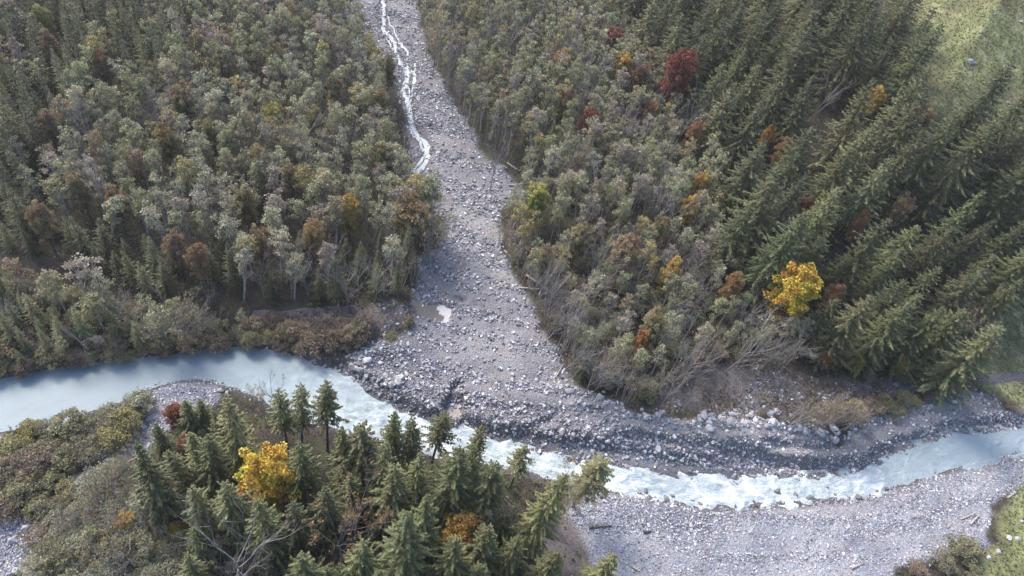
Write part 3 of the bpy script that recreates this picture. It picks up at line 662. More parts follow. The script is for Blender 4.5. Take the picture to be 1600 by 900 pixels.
def alder(h=12.5, r=2.4, cf=.5, clumps=15, per=110, leaf=.30, stems=1, sparse=1.0, flat=1.0, twigs=4):
    g = Geo()
    for s in range(stems):
        a0 = rng.random() * 6.28; off = np.array([math.cos(a0), math.sin(a0), 0]) * (0 if stems == 1 else .35)
        lean = np.array([math.cos(a0), math.sin(a0), 0]) * (rng.random() * .5 if stems == 1 else .9 + rng.random() * .7)
        top = off + lean * 1.4 + np.array([0, 0, h * (.97 - .08 * rng.random())])
        tr = curve(off, top, 9, .09); tr[0, 2] = -.6
        g.tube(tr, np.linspace(.17, .035, 9) / (1 if stems == 1 else 1.2), 5)
        nc = max(5, clumps // stems)
        for k in range(nc):
            f = (k + rng.random()) / nc; z = h * (1 - cf) + h * cf * (.08 + .88 * f)
            prof = math.sin(math.pi * min(1, .20 + .70 * f)) ** .6
            a = k * 2.399 + rng.random() * .9
            rr = r * prof * (.25 + .62 * math.sqrt(rng.random())) * (1 if stems == 1 else .75)
            ti = min(8, max(2, int(z / h * 8)))
            c = np.array([tr[ti, 0] + rr * math.cos(a), tr[ti, 1] + rr * math.sin(a), z])
            st = tr[max(1, int((z / h - .16) * 8))]
            g.tube(curve(st, c, 4, .06), [.05, .04, .028, .015], 3)
            cr = (.70 + .55 * rng.random()) * r / 2.4
            for q in range(twigs):
                e = c + rng.normal(0, cr * .7, 3) + np.array([0, 0, .3])
                g.tube(np.stack([c - [0, 0, .3], (c + e) / 2 + rng.normal(0, .06, 3), e]), [.022, .016, .008], 3)
            leaf_cloud(g, c, (cr * 1.15, cr * 1.15, cr * flat * 1.15), int(per * sparse * (.5 + 1.0 * rng.random())), leaf, 1, .8, base=.35 + .3 * rng.random(), spread=.5, shell=.2)
    return meshes_of(g, BARK_PALE, LEAF, "alder")
def bare(h=11, r=2.3, mt=None, levels=3, leafy=0, leaf=.17):
    g = Geo()
    def br(p, d, L, rad, lv):
        d = d / np.linalg.norm(d); e = p + d * L
        c = curve(p, e, 5, .05 * L / 2); g.tube(c, np.linspace(rad, rad * .45, 5), 4 if lv < 2 else 3)
        if lv >= levels:
            if leafy and rng.random() < leafy: leaf_cloud(g, e, (.4, .4, .3), 14, leaf, 1, .8)
            return
        for k in range(rng.integers(4, 7)):
            t = .35 + .65 * rng.random(); q = c[min(4, int(t * 4.99))]
            nd = d + rng.normal(0, .42, 3) + np.array([0, 0, .22]); br(q, nd, L * (.42 + .25 * rng.random()), max(.012, rad * .42), lv + 1)
    ns = rng.integers(1, 3)
    for s in range(ns):
        a = rng.random() * 6.28; lean = np.array([math.cos(a), math.sin(a), 0]) * (.06 + .2 * (ns - 1))
        top = np.array([lean[0] * h, lean[1] * h, h * .62]); tr = curve((0, 0, -.5), top, 7, .08)
        g.tube(tr, np.linspace(.15, .07, 7), 5)
        for k in range(9):
            q = tr[rng.integers(2, 7)]; a = rng.random() * 6.28; w = r / 2.3
            br(q, np.array([math.cos(a) * .55 * w, math.sin(a) * .55 * w, .9]), h * (.30 + .16 * rng.random()), .055, 1)
    return meshes_of(g, mt or TWIG, LEAF, "bare")
def maple(h=15, r=4.2, clumps=125, per=100, leaf=.23, zr=None):
    g = Geo(); tr = curve((0, 0, -.6), (0, 0, h * .8), 8, .10); g.tube(tr, np.linspace(.30, .08, 8), 6)
    cz = h * .56; zr = zr or h * .37
    leaf_cloud(g, (0, 0, cz), (r * .85, r * .85, zr * .9), 1500, leaf, 1, 1.0, shell=.3)
    for k in range(clumps):
        d = rand_dirs(1, .35)[0]; rad = (.15 + .85 * rng.random()) ** .7
        c = np.array([0, 0, cz]) + d * rad * np.array([r, r, zr]) * (.9 + .2 * rng.random())
        st = tr[min(7, max(2, int(c[2] / h * 7) - 1))]
        g.tube(curve(st, c, 4, .10), [.08, .06, .04, .02], 3)
        cr = r * (.14 + .10 * rng.random())
        leaf_cloud(g, c, (cr * 1.15, cr * 1.15, cr * .85), int(per * (.6 + .8 * rng.random())), leaf, 1, 1.0, base=.3 + .4 * rng.random(), spread=.5)
    return meshes_of(g, BARK_DARK, AUTUMN, "maple")
def spruce(h=20, r=3.3, first=.06, whorls=26, nb=7, twigs=9, tw=.85, ragged=.25, shape=.85):
    g = Geo(); g.tube(np.array([(0, 0, -.8), (0, 0, h * .3), (0, 0, h * .7), (0, 0, h * .985)]), [.26, .20, .10, .02], 6)
    for w in range(whorls):
        f = (w + rng.random() * .6) / whorls; z = h * (first + (1 - first) * f)
        L0 = r * (1 - f) ** shape * (1.0 if f > .12 else .75 + 2 * f) + .22
        n = nb if f < .8 else max(4, nb - 2)
        a0 = rng.random() * 6.28
        for k in range(n):
            a = a0 + k * 6.283 / n + rng.normal(0, .18); L = L0 * (1 + rng.normal(0, ragged))
            if L < .15: continue
            dr = -.16 - .34 * (1 - f) + rng.normal(0, .07)
            t = np.linspace(0, 1, 5); ca, sa = math.cos(a), math.sin(a)
            rr = L * t; zz = z + L * (.12 * t + dr * t ** 1.4 + .16 * t ** 3)
            pts = np.stack([ca * rr, sa * rr, zz], -1)
            if L > .9: g.tube(pts, np.linspace(.035, .008, 5), 3)
            side = np.array([-sa, ca, 0]); out = np.array([ca, sa, 0])
            m = max(4, int(twigs * (.45 + .75 * L / r))); base = .30 + .40 * rng.random()
            tt = .10 + .90 * rng.random(m) ** .8; sg = np.where(np.arange(m) % 2, 1, -1)
            c0 = np.stack([np.interp(tt, t, pts[:, j]) for j in range(3)], -1)
            ln = tw * (1.05 - .6 * tt) * (.6 + .6 * rng.random(m)) * (.45 + .55 * L / r)
            dirv = side * (sg * (.75 + .3 * rng.random(m)))[:, None] + out * (.55 + .4 * rng.random(m))[:, None] + np.array([0, 0, -1]) * (.22 + .45 * rng.random(m))[:, None]
            dirv /= np.linalg.norm(dirv, axis=1)[:, None]
            wv = np.cross(dirv, np.array([0, 0, 1.]) + rng.normal(0, .5, (m, 3))); wv /= np.linalg.norm(wv, axis=1)[:, None]
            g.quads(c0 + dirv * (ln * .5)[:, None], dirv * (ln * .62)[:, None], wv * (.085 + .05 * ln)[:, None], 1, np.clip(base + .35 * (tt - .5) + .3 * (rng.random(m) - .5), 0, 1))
            # upper face of the spray and its tip
            mm = 7; t2 = np.linspace(.2, 1.0, mm); c1 = np.stack([np.interp(t2, t, pts[:, j]) for j in range(3)], -1) + [0, 0, .03]
            dv = (pts[4] - pts[1]); dv /= np.linalg.norm(dv) + 1e-9
            wd = side[None] * (.09 + .07 * rng.random((mm, 1))) * min(1, .4 + L / r) + rng.normal(0, .03, (mm, 3))
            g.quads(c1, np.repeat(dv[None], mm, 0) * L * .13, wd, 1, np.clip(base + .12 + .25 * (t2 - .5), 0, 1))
    # leader
    g.quads(np.array([[0, 0, h * .985]]), np.array([[0, 0, .5]]), np.array([[.09, 0, 0]]), 1); g.quads(np.array([[0, 0, h * .985]]), np.array([[0, 0, .5]]), np.array([[0, .09, 0]]), 1)
    return meshes_of(g, BARK_DARK, NEEDLE, "spruce")
def shrub(h=2.4, r=1.9, clumps=20, per=60, leaf=.16, twiggy=1.0):
    g = Geo()
    for k in range(clumps):
        a = k * 2.399; q = math.sqrt((k + .5) / clumps); z = h * (.35 + .55 * (1 - q * q * .8)) * (.75 + .4 * rng.random())
        c = np.array([r * q * math.cos(a) * .9, r * q * math.sin(a) * .9, z]) + rng.normal(0, .12, 3)
        g.tube(curve((c[0] * .25, c[1] * .25, -.25), c, 4, .06), [.035, .028, .02, .008], 3)
        for j in range(int(5 * twiggy)):
            e = c + rng.normal(0, .38, 3) + [0, 0, .35]; g.tube(np.stack([c - [0, 0, .4], (c + e) / 2, e]), [.014, .011, .005], 3)
        cr = .50 * r / 1.9 * (.8 + .5 * rng.random())
        leaf_cloud(g, c, (cr * 1.2, cr * 1.2, cr), int(per * (.6 + .8 * rng.random())), leaf, 1, 1.0, base=.3 + .4 * rng.random(), spread=.5)
    return meshes_of(g, TWIG, LEAF, "shrub")

P_ALDER = [alder(h=12.5 + rng.normal(0, .5), r=1.55 + .45 * rng.random(), cf=.42 + .16 * rng.random(), stems=1 + (k % 3 == 2), per=84, leaf=.24, sparse=(1.0, .75, 1.2, .4)[k % 4], twigs=(4, 6, 3, 9)[k % 4]) for k in range(9)]
P_FAR = [alder(h=12.5 + rng.normal(0, .5), r=1.55 + .45 * rng.random(), cf=.42 + .16 * rng.random(), clumps=11, per=56, leaf=.30, stems=1, sparse=(1.0, .5, 1.15, .8)[k % 4], twigs=(2, 5, 2, 3)[k % 4]) for k in range(8)]
P_BARE = [bare(11, 2.2 + .3 * k % 2, leafy=(0, .12, .3)[k % 3]) for k in range(5)]
P_MAPLE = [maple(h=15, r=3.3 + .4 * rng.random()) for k in range(3)]
P_SPRUCE = [spruce(20, 3.9 + .7 * rng.random(), .07 + .05 * rng.random(), 29, 7, 25, .86, .25, (.62, .8, .7, .9)[k % 4]) for k in range(8)]
P_NEAR = [spruce(20, 2.9 + .5 * rng.random(), .10 + .08 * rng.random(), 32, 7, 22, .68, .28, (.62, .8, .7)[k % 3]) for k in range(5)]
P_PINE = [spruce(20, 1.9 + .4 * rng.random(), .42 + .08 * rng.random(), 20, 6, 16, .62, .36, .55) for k in range(3)]
P_YOUNG = [spruce(20, 4.0 + .6 * rng.random(), .02, 24, 7, 16, 1.0, .2, .85) for k in range(4)]
def stem_plant(h=7):
    g = Geo()
    for s in range(3):
        b = rng.normal(0, .35, 2); top = np.array([b[0] * 2.4, b[1] * 2.4, h * (.75 + .3 * rng.random())]); tr = curve((b[0], b[1], -.4), top, 7, .06)
        g.tube(tr, np.linspace(.085, .028, 7), 4)
        for k in range(12):
            q = tr[rng.integers(3, 7)]; e = q + np.array([rng.normal(0, .45), rng.normal(0, .45), .5 + .7 * rng.random()])
            g.tube(curve(q, e, 3, .04), [.022, .016, .008], 3)
            leaf_cloud(g, e, (.3, .3, .3), 3, .16, 1, .5)
    return meshes_of(g, STEM, LEAF, "stem")
P_STEM = [stem_plant() for k in range(4)]
P_BUSH = [shrub(5, 2.5, 34, 120, .15, 2.2) for k in range(4)]
P_SHRUB = [shrub(twiggy=(1.2, 2.6, .8)[k % 3], per=(110, 50, 140)[k % 3]) for k in range(6)]

# ------------------------------------------------------------------ planting
def height_for(base, top_px):
    """tree height whose tip falls on the given photograph pixel row"""
    zs = np.linspace(.5, 45, 400); q = project(np.c_[np.full(400, base[0]), np.full(400, base[1]), base[2] + zs])
    return float(zs[np.argmin(np.hypot(q[:, 0] - top_px[0], q[:, 1] - top_px[1]))])
def plant(name, proto, base, h, ref_h, cat, color, look, group=None, wide=1.0, lean=0.0, where=None, single=False, lean_to=None, label=None):
    o = bpy.data.objects.new(name, None); COL.objects.link(o); o.empty_display_size = .5
    o.location = (float(base[0]), float(base[1]), float(base[2]))
    s = h / ref_h; o.scale = (s * wide, s * wide, s)
    a = rng.random() * 6.28
    if lean_to is None: o.rotation_euler = (rng.normal(0, .035) + lean * math.cos(a), rng.normal(0, .025) + lean * math.sin(a), rng.random() * 6.28)
    else: o.rotation_euler = (-lean * math.sin(lean_to), lean * math.cos(lean_to), 0)
    for part in ("trunk", "crown"):
        if proto[part] is not None:
            c = link(part, proto[part], o); c.color = (*color, 1)
    o["category"] = cat
    px = project(np.array([[base[0], base[1], base[2] + h * .72]]))[0]
    THINGS.append((o, name, look, tuple(px), group, where))
    if label: o["label"] = label
    return o

C_ALDER = [((.250, .246, .148), "grey-green", 46), ((.205, .210, .108), "dull green", 14), ((.290, .283, .195), "silvery", 20), ((.300, .258, .105), "yellowish", 8), ((.270, .212, .138), "brownish", 5), ((.262, .230, .195), "lilac-grey", 10)]
C_SPR = [((.062, .069, .032), "dark green"), ((.084, .092, .042), "mid green"), ((.112, .119, .056), "light green")]
def pick_color(tab):
    w = np.array([t[2] if len(t) > 2 else 1 for t in tab], float); k = rng.choice(len(tab), p=w / w.sum())
    c = np.array(tab[k][0]) * (1 + rng.normal(0, .10)) * (1 + rng.normal(0, .03, 3)); return tuple(np.clip(c, .01, .9)), tab[k][1]

# --- colour landmarks of the autumn forest: base pixel, tip pixel, colour, look
YEL, GOLD, ORA, RED, RUS, LIME, PALE = (.60, .45, .06), (.50, .36, .08), (.36, .18, .06), (.23, .078, .048), (.24, .10, .05), (.38, .40, .09), (.34, .30, .13)
LAND = []
def pick_above(px, h):
    """ground point under a treetop of height h seen at a photograph pixel"""
    d = ray([px[0]], [px[1]])[0]; t = np.arange(60, 620, .5); q = d[None] * t[:, None]
    i = int(np.argmax((H + q[:, 2]) - h < zt(q[:, 0], q[:, 1]))); return np.array([q[i, 0], q[i, 1], float(zt(q[i, 0], q[i, 1]))])
def landmark(base, tip, color, text, wide=1.0, proto=None, cat="tree", name="autumn_tree", short=None, ref=15.0):
    b = pick([base])[0]; h = height_for(b, tip)
    if h < 12.5 and tip[1] < 500 and tip[0] < 1480:
        h = 13.6; b = pick_above(tip, h); wide = wide * .82
        k = 1.0 if color in (RED, LIME) else .88 if color == GOLD else .62 if tip[0] > 1000 else .42
        color = tuple(np.array(color) * k + np.array((.245, .222, .135)) * (1 - k))
    o = plant(name, proto or P_MAPLE[rng.integers(3)], b, h, ref, cat, color, "", None, wide, label=text)
    LAND.append((short or text, THINGS[-1][3])); return o
landmark((1200, 512), (1268, 398), YEL, "big bright yellow tree glowing among the dark spruces on the slope", .88, short="big yellow tree on the slope")
landmark((425, 800), (423, 700), YEL, "golden yellow round-crowned tree among the riverside spruces", .92, short="golden riverside tree")
landmark((1030, 185), (1082, 62), RED, "tall dark red tree at the upper edge of the spruces", .72, short="tall dark red tree")
landmark((1040, 178), (1062, 110), RUS, "russet tree with orange patches at the foot of the tall dark red tree", 1.0, short="russet tree")
landmark((958, 88), (968, 35), RED, "rounded dull red tree where grey wood meets upper spruces", 1.35, short="rounded dull red tree")
landmark((922, 206), (932, 162), RED, "small bright red crown rising in the grey alder wood", .95, short="small bright red crown")
landmark((934, 258), (943, 198), (.42, .34, .07), "yellow tree just below the small bright red crown", .9, short="yellow tree below the red crown")
landmark((885, 112), (885, 70), GOLD, "orange-yellow crown high in the grey wood right of the torrent", .9, short="orange-yellow crown high in the wood")
landmark((880, 185), (890, 132), (.33, .24, .09), "pale golden tree between grey alders above the red crown", .8, short="pale golden tree")
landmark((843, 330), (847, 278), LIME, "lime yellow small tree at the torrent's right edge", 1.05, short="lime yellow tree at the torrent")
landmark((1085, 372), (1092, 302), GOLD, "thin golden tree along the boundary of alders and spruces", .75, short="thin golden boundary tree")
landmark((985, 428), (990, 368), (.36, .24, .10), "broad thin-leaved orange-gold tree amid the lower alder wood", 1.2, short="broad orange-gold tree")
landmark((975, 92), (985, 74), GOLD, "tiny golden crown beside the rounded dull red tree", 1.2, short="tiny golden crown")
landmark((1372, 190), (1381, 132), GOLD, "yellow-orange crown peeping out of the upper spruces", 1.0, short="yellow-orange crown among upper spruces")
landmark((1345, 395), (1364, 325), RUS, "narrow rusty tree squeezed between the mid-slope spruces", .6, short="narrow rusty tree")
landmark((1175, 260), (1192, 180), (.38, .22, .06), "slim orange-flecked tree inside the spruce stand above the alders", .5, short="slim orange-flecked tree")
landmark((1278, 575), (1282, 530), ORA, "low rusty bush-like tree at the bottom of the spruce slope", .9, short="low rusty tree")
landmark((1385, 560), (1392, 518), ORA, "orange small tree under the lowest big spruces", 1.0, short="orange small tree")
landmark((1390, 590), (1402, 540), (.23, .22, .06), "olive yellow small tree beside the gravel track", 1.0, short="olive yellow tree by the track")
landmark((1325, 585), (1335, 545), (.25, .22, .06), "yellowish bush-like tree on the slope foot left of the track", .9, short="yellowish tree at slope foot")
landmark((1478, 545), (1492, 462), (.37, .30, .14), "half-bare tree with a last yellow tuft at the slope's lower corner", .9, short="half-bare tuft tree", proto=P_BARE[2], ref=11)
landmark((1425, 345), (1432, 300), (.34, .24, .12), "faded golden crown below the middle spruces", .8, short="faded golden crown")
landmark((1455, 210), (1462, 165), (.30, .22, .10), "small faded orange tree near the meadow edge", .8, short="faded orange tree near the meadow")
landmark((1092, 235), (1098, 180), (.34, .15, .06), "rusty orange tree below the tall dark red tree", .9, short="rusty orange tree")
landmark((1005, 205), (1010, 150), (.20, .12, .10), "brownish pink tree behind the grey alders", .8, short="brownish pink tree")
landmark((1210, 395), (1225, 335), (.19, .135, .13), "bare reddish grey tree left of the mid-slope spruces", .9, short="reddish grey bare tree", proto=P_BARE[0], ref=11)
landmark((1280, 190), (1300, 125), (.19, .145, .15), "purple-grey leafless tree in a gap of the upper spruces", 1.0, short="purple-grey leafless tree", proto=P_BARE[0], ref=11)
landmark((275, 178), (277, 122), (.30, .25, .09), "tawny yellow broad crown in the wood left of the torrent", 1.1, short="tawny broad crown")
landmark((232, 140), (232, 92), (.28, .29, .11), "pale yellow-green slender tree high in the left wood", .7, short="pale yellow-green slender tree")
landmark((347, 130), (344, 76), (.27, .27, .11), "dull yellow tree in the upper middle of the left wood", .8, short="dull yellow tree")
landmark((325, 240), (322, 178), (.27, .27, .09), "olive yellow tree in the middle of the left wood", .8, short="olive yellow tree")
landmark((252, 228), (250, 190), (.42, .28, .07), "small yellow-orange crown among grey alders left of the torrent", .9, short="small yellow-orange crown")
landmark((488, 375), (485, 335), (.44, .27, .06), "warm yellow crown near the lower edge of the left wood", .9, short="warm yellow crown")
landmark((405, 395), (403, 352), (.36, .21, .08), "tan-orange crown at the lower edge of the left wood", .9, short="tan-orange crown")
landmark((598, 172), (590, 135), (.33, .29, .07), "yellow tree at the torrent's left edge by the braids", 1.0, short="yellow tree by the braids")
landmark((490, 200), (491, 160), (.34, .32, .08), "yellow spotted tree left of the torrent's bend", .8, short="yellow spotted tree")
landmark((603, 268), (602, 215), (.26, .26, .07), "bushy olive yellow tree over the torrent's left bank", 1.1, short="bushy olive yellow tree")
landmark((608, 130), (608, 78), (.30, .25, .09), "tawny slim tree on the island between torrent braids", .7, short="tawny island tree")
landmark((640, 388), (645, 305), (.27, .21, .10), "broad tawny tree on the spit where the debris channel widens", 1.1, short="broad tawny tree on the spit")
landmark((660, 390), (672, 330), (.22, .19, .10), "half-bare tawny tree beside the broad tawny tree on the spit", .8, short="half-bare spit tree", proto=P_BARE[2], ref=11)
landmark((60, 36), (60, 2), (.36, .38, .08), "lime yellow crown in the far upper corner of the left wood", .9, short="lime yellow far crown")
landmark((70, 75), (68, 38), (.30, .17, .08), "orange-brown crown in the far left spruces", .8, short="orange-brown far crown")
landmark((48, 345), (48, 312), (.34, .20, .08), "small orange crown at the far left forest edge", .9, short="small orange crown")
landmark((270, 410), (268, 358), (.32, .18, .11), "salmon-brown crown over the dark young spruces", .8, short="salmon-brown crown")
landmark((65, 225), (65, 165), (.27, .18, .10), "brown-orange crown at the left wood's western side", .8, short="brown-orange crown")
landmark((380, 325), (378, 283), (.29, .26, .08), "yellow-brown crown in the lower left wood", .9, short="yellow-brown crown")
landmark((167, 325), (168, 282), (.36, .22, .08), "pale orange crown in the western left wood", .8, short="pale orange crown")
landmark((1008, 155), (1008, 95), RUS, "reddish brown crown below the rounded dull red tree", 0.80, short="reddish brown crown")
landmark((1025, 210), (1025, 150), ORA, "orange crown squeezed in left of the tall dark red tree", 0.80, short="orange crown by the dark red tree")
landmark((1110, 325), (1110, 265), GOLD, "golden tuft at the spruce boundary under the rusty orange tree", 0.80, short="golden boundary tuft")
landmark((1045, 390), (1045, 330), PALE, "pale tan crown in the middle of the right wood", 0.80, short="mid-wood tan crown")
landmark((915, 405), (915, 345), PALE, "pale tan crown amid alders right of the lime yellow tree", 0.80, short="tan crown by the lime tree")
landmark((1060, 460), (1060, 400), GOLD, "small gold crown left of the big yellow tree", 0.80, short="small gold crown")
landmark((1035, 545), (1035, 485), PALE, "tall pale yellow crown at the lower right wood", 0.80, short="pale yellow wood crown")
landmark((990, 560), (990, 500), ORA, "faint orange crown low in the right wood", 0.80, short="faint orange crown")
landmark((860, 432), (860, 372), PALE, "pale ochre crown near the channel in the right wood", 0.80, short="pale ochre channel crown")
landmark((830, 235), (830, 175), PALE, "straw-coloured crown upper right of the channel", 0.80, short="straw crown above the channel")
landmark((1270, 360), (1270, 300), RUS, "rusty crown deep between the mid-slope spruces", 0.80, short="deep rusty crown")
landmark((1240, 270), (1240, 210), ORA, "orange crown in the spruce stand's upper middle", 0.80, short="upper orange crown")
landmark((1500, 390), (1500, 330), RUS, "rust-brown crown at the far side of the spruce slope", 0.80, short="rust-brown crown")
landmark((1320, 500), (1320, 440), RUS, "dim rusty crown right of the big yellow tree", 0.80, short="dim rusty crown")
landmark((1160, 480), (1160, 420), ORA, "orange crown left of the big yellow tree among spruces", 0.80, short="orange crown among spruces")
landmark((430, 120), (430, 60), PALE, "straw crown high in the left wood near the torrent", 0.80, short="straw crown by the torrent")
landmark((520, 170), (520, 110), PALE, "pale buff crown upper left of the torrent braids", 0.80, short="pale buff braid crown")
landmark((150, 130), (150, 70), RUS, "russet crown in the dark far corner of the left wood", 0.80, short="russet corner crown")
landmark((110, 320), (110, 260), PALE, "buff crown on the western side of the left wood", 0.80, short="buff western crown")
landmark((450, 310), (450, 250), PALE, "buff crown in the left wood's middle", 0.80, short="buff mid-wood crown")
landmark((545, 360), (545, 300), GOLD, "gold crown near the spit in the left wood", 0.80, short="gold crown near the spit")
landmark((300, 435), (300, 375), ORA, "orange tuft above the dark young spruces", 0.80, short="orange tuft")
landmark((425, 210), (425, 150), LIME, "yellow-green crown in the upper left wood", 0.80, short="yellow-green crown")
landmark((550, 872), (555, 800), (.26, .17, .085), "coppery half-bare tree amid the nearest spruces", .72, short="coppery half-bare tree", proto=P_BARE[2], ref=11)
landmark((710, 872), (708, 805), (.33, .22, .05), "ochre leafy tree between two near spruces", .9, short="ochre tree between spruces")
landmark((205, 830), (203, 795), GOLD, "small golden-brown bush among the grey bushes of the near bank", 1.1, short="golden-brown near bush")
landmark((285, 845), (288, 812), (.36, .24, .05), "ochre low crown beneath the western near spruces", 1.2, short="ochre low crown")
landmark((282, 668), (280, 628), RUS, "small red shrub-like tree beside the bar-end spruces", 1.0, short="small red tree by the bar")
landmark((300, 712), (302, 674), (.28, .17, .11), "pinkish brown crown in front of the bar-end spruces", 1.0, short="pinkish brown crown")
landmark((378, 925), (372, 832), (.20, .17, .16), "bare grey twiggy tree at the bottom of the near spruce stand", 1.0, short="bare twiggy near tree", proto=P_BARE[0], ref=11)

def special_px(): return np.array([(425, 790), (555, 850), (708, 860), (372, 905)], float)
# --- near spruces standing south of the river: base pixel, tip pixel, kind, width
NEAR_SPR = [((450, 703), (443, 610), 'p', 1.0), ((472, 708), (468, 608), 'p', .9), ((512, 704), (512, 605), 'p', 1.1), ((537, 762), (538, 672), 's', .9), ((568, 768), (573, 667), 'p', 1.25), ((608, 738), (615, 638), 's', .85), ((637, 745), (636, 656), 'p', 1.0),
    ((675, 722), (684, 650), 'p', 1.3), ((728, 752), (731, 667), 's', .85), ((695, 812), (694, 696), 's', 1.0), ((748, 816), (764, 722), 'p', 1.2), ((797, 762), (816, 696), 'p', 1.1), ((818, 856), (842, 735), 's', .8), ((480, 802), (492, 700), 's', 1.0),
    ((548, 820), (548, 750), 's', 1.1), ((515, 845), (517, 762), 's', 1.0), ((612, 824), (618, 724), 's', 1.0), ((470, 878), (472, 798), 's', 1.0), ((433, 882), (430, 778), 's', .9), ((483, 945), (484, 860), 's', 1.1), ((630, 912), (632, 792), 's', 1.0), ((650, 880), (652, 775), 's', .9),
    ((700, 925), (686, 838), 's', 1.1), ((740, 900), (748, 815), 's', 1.0), ((785, 905), (800, 838), 's', .9), ((905, 950), (945, 858), 's', .9), ((306, 680), (303, 618), 's', 1.1), ((325, 672), (325, 620), 's', 1.0), ((384, 742), (378, 610), 's', .8), ((268, 818), (262, 682), 's', .95), ((342, 765), (331, 672), 's', 1.0), ((337, 842), (337, 745), 's', 1.0), ((378, 845), (381, 742), 's', 1.0),
    ((300, 770), (295, 690), 's', 1.0), ((360, 720), (352, 640), 's', .9), ((590, 800), (590, 700), 's', .9), ((560, 925), (575, 850), 's', 1.0), ((640, 800), (655, 700), 's', .8), ((715, 790), (716, 690), 's', .8), ((830, 930), (850, 850), 's', 1.0)]
for bpx, tpx, k, w in NEAR_SPR:
    b = pick([bpx])[0]; h = height_for(b, tpx); c, look = pick_color(C_SPR)
    c = tuple(np.array(c) * (.95, .95, .82))
    plant("spruce_tree", (P_PINE[rng.integers(3)] if k == 'p' else P_NEAR[rng.integers(5)]), b, h, 20, "spruce", c, look + (" bare-stemmed" if k == 'p' else ""), "near spruces south of the river", w * (1.15 if h < 14 else 1.0), where="on the near bank")

for bpx, tpx in [((1452, 612), (1572, 512)), ((1425, 572), (1500, 466)), ((1332, 568), (1402, 452)), ((1282, 562), (1345, 450)), ((1385, 572), (1462, 468)), ((1500, 575), (1545, 492)), ((1250, 540), (1290, 455)), ((1355, 545), (1420, 440))]:
    b = pick([bpx])[0]; c, look = pick_color(C_SPR)
    plant("spruce_tree", P_SPRUCE[rng.integers(8)], b, height_for(b, tpx), 20, "spruce", c, look, "tall spruces on the hillside", 1.1, where="on the hillside")
_near = np.array([t[0].location[:2] for t in THINGS if t[1] in ("spruce_tree", "autumn_tree")])
for p in np.random.default_rng(44).uniform((-60, 15), (25, 66), (900, 2)):
    q = project(np.array([[p[0], p[1], float(zt(*p))]]))[0]
    if not inside(q[None], [(262, 720), (330, 705), (420, 735), (520, 785), (640, 800), (760, 830), (810, 900), (830, 990), (330, 990), (290, 860)])[0]: continue
    if np.hypot(*(_near - p).T).min() < 3.3: continue
    if np.hypot(*(special_px() - q).T).min() < 55 and q[1] > 700: continue
    _near = np.vstack([_near, p]); c, look = pick_color(C_SPR); c = tuple(np.array(c) * (.95, .95, .82))
    plant("spruce_tree", P_NEAR[rng.integers(5)], (p[0], p[1], float(zt(*p))), rng.uniform(10, 16), 20, "spruce", c, look, "near spruces south of the river", 1.15, where="on the near bank")
# --- woods by zone
def poisson(poly, dmin, n_try, seed, avoid=()):
    r = np.random.default_rng(seed); lo, hi = poly.min(0), poly.max(0)
    C = r.uniform(lo, hi, (n_try, 2)); C = C[inside(C, poly)]
    cell = {}; out = []
    for p in C:
        k = (int(p[0] // dmin), int(p[1] // dmin)); ok = True
        for i in (-1, 0, 1):
            for j in (-1, 0, 1):
                for q in cell.get((k[0] + i, k[1] + j), ()):
                    if (q[0] - p[0]) ** 2 + (q[1] - p[1]) ** 2 < dmin * dmin: ok = False
        if ok: cell.setdefault(k, []).append(p); out.append(p)
    return np.array(out).reshape(-1, 2)
Z_LEFT = pick2([(-120, 372), (30, 392), (120, 425), (200, 458), (300, 474), (400, 476), (540, 466), (638, 462), (645, 440), (640, 405), (676, 388), (672, 345), (622, 305), (604, 262), (610, 215), (606, 170), (594, 130), (578, 95), (560, 65), (535, 35), (520, -20), (490, -110), (200, -110), (-120, -70)])
Z_BANK = pick2([(-120, 428), (60, 462), (150, 484), (250, 506), (390, 510), (385, 530), (250, 546), (100, 566), (-120, 600)])
Z_RIGHT = pick2([(642, -110), (648, -20), (668, 80), (702, 150), (742, 205), (790, 246), (832, 292), (790, 330), (792, 395), (842, 470), (880, 545), (905, 596), (985, 618), (1040, 596), (1062, 570), (1150, 566), (1228, 580), (1240, 550), (1190, 492), (1120, 470), (1100, 390), (1108, 310), (1082, 235), (1030, 175), (985, 110), (950, 30), (925, -110)])
Z_HILL = pick2([(925, -110), (950, 30), (985, 110), (1030, 175), (1082, 235), (1108, 310), (1100, 390), (1120, 470), (1190, 492), (1240, 555), (1330, 585), (1440, 580), (1500, 575), (1535, 500), (1575, 455), (1640, 430), (1760, 425), (1760, 232), (1600, 236), (1530, 243), (1475, 228), (1425, 200), (1408, 140), (1386, 40), (1366, -110)])
special = np.array([t[0].location[:2] for t in THINGS if t[1] in ("autumn_tree",)])
def clear_of(P_, d):
    """keeps a glade round each autumn tree, deeper on its downhill river side where it stands open in the photograph"""
    out = []
    for p in P_:
        v = p - special; w = special / np.linalg.norm(special, axis=1)[:, None]
        along = -(v * w).sum(1); across = np.abs(v[:, 0] * w[:, 1] - v[:, 1] * w[:, 0])
        out.append(not ((np.hypot(along, across) < d) | ((along > 0) & (along < d * 2.6) & (across < d * .75))).any())
    return np.array(out, bool)
BROAD = []      # every plain broadleaf: (base xyz, height, color, look, zone)
SPR = []
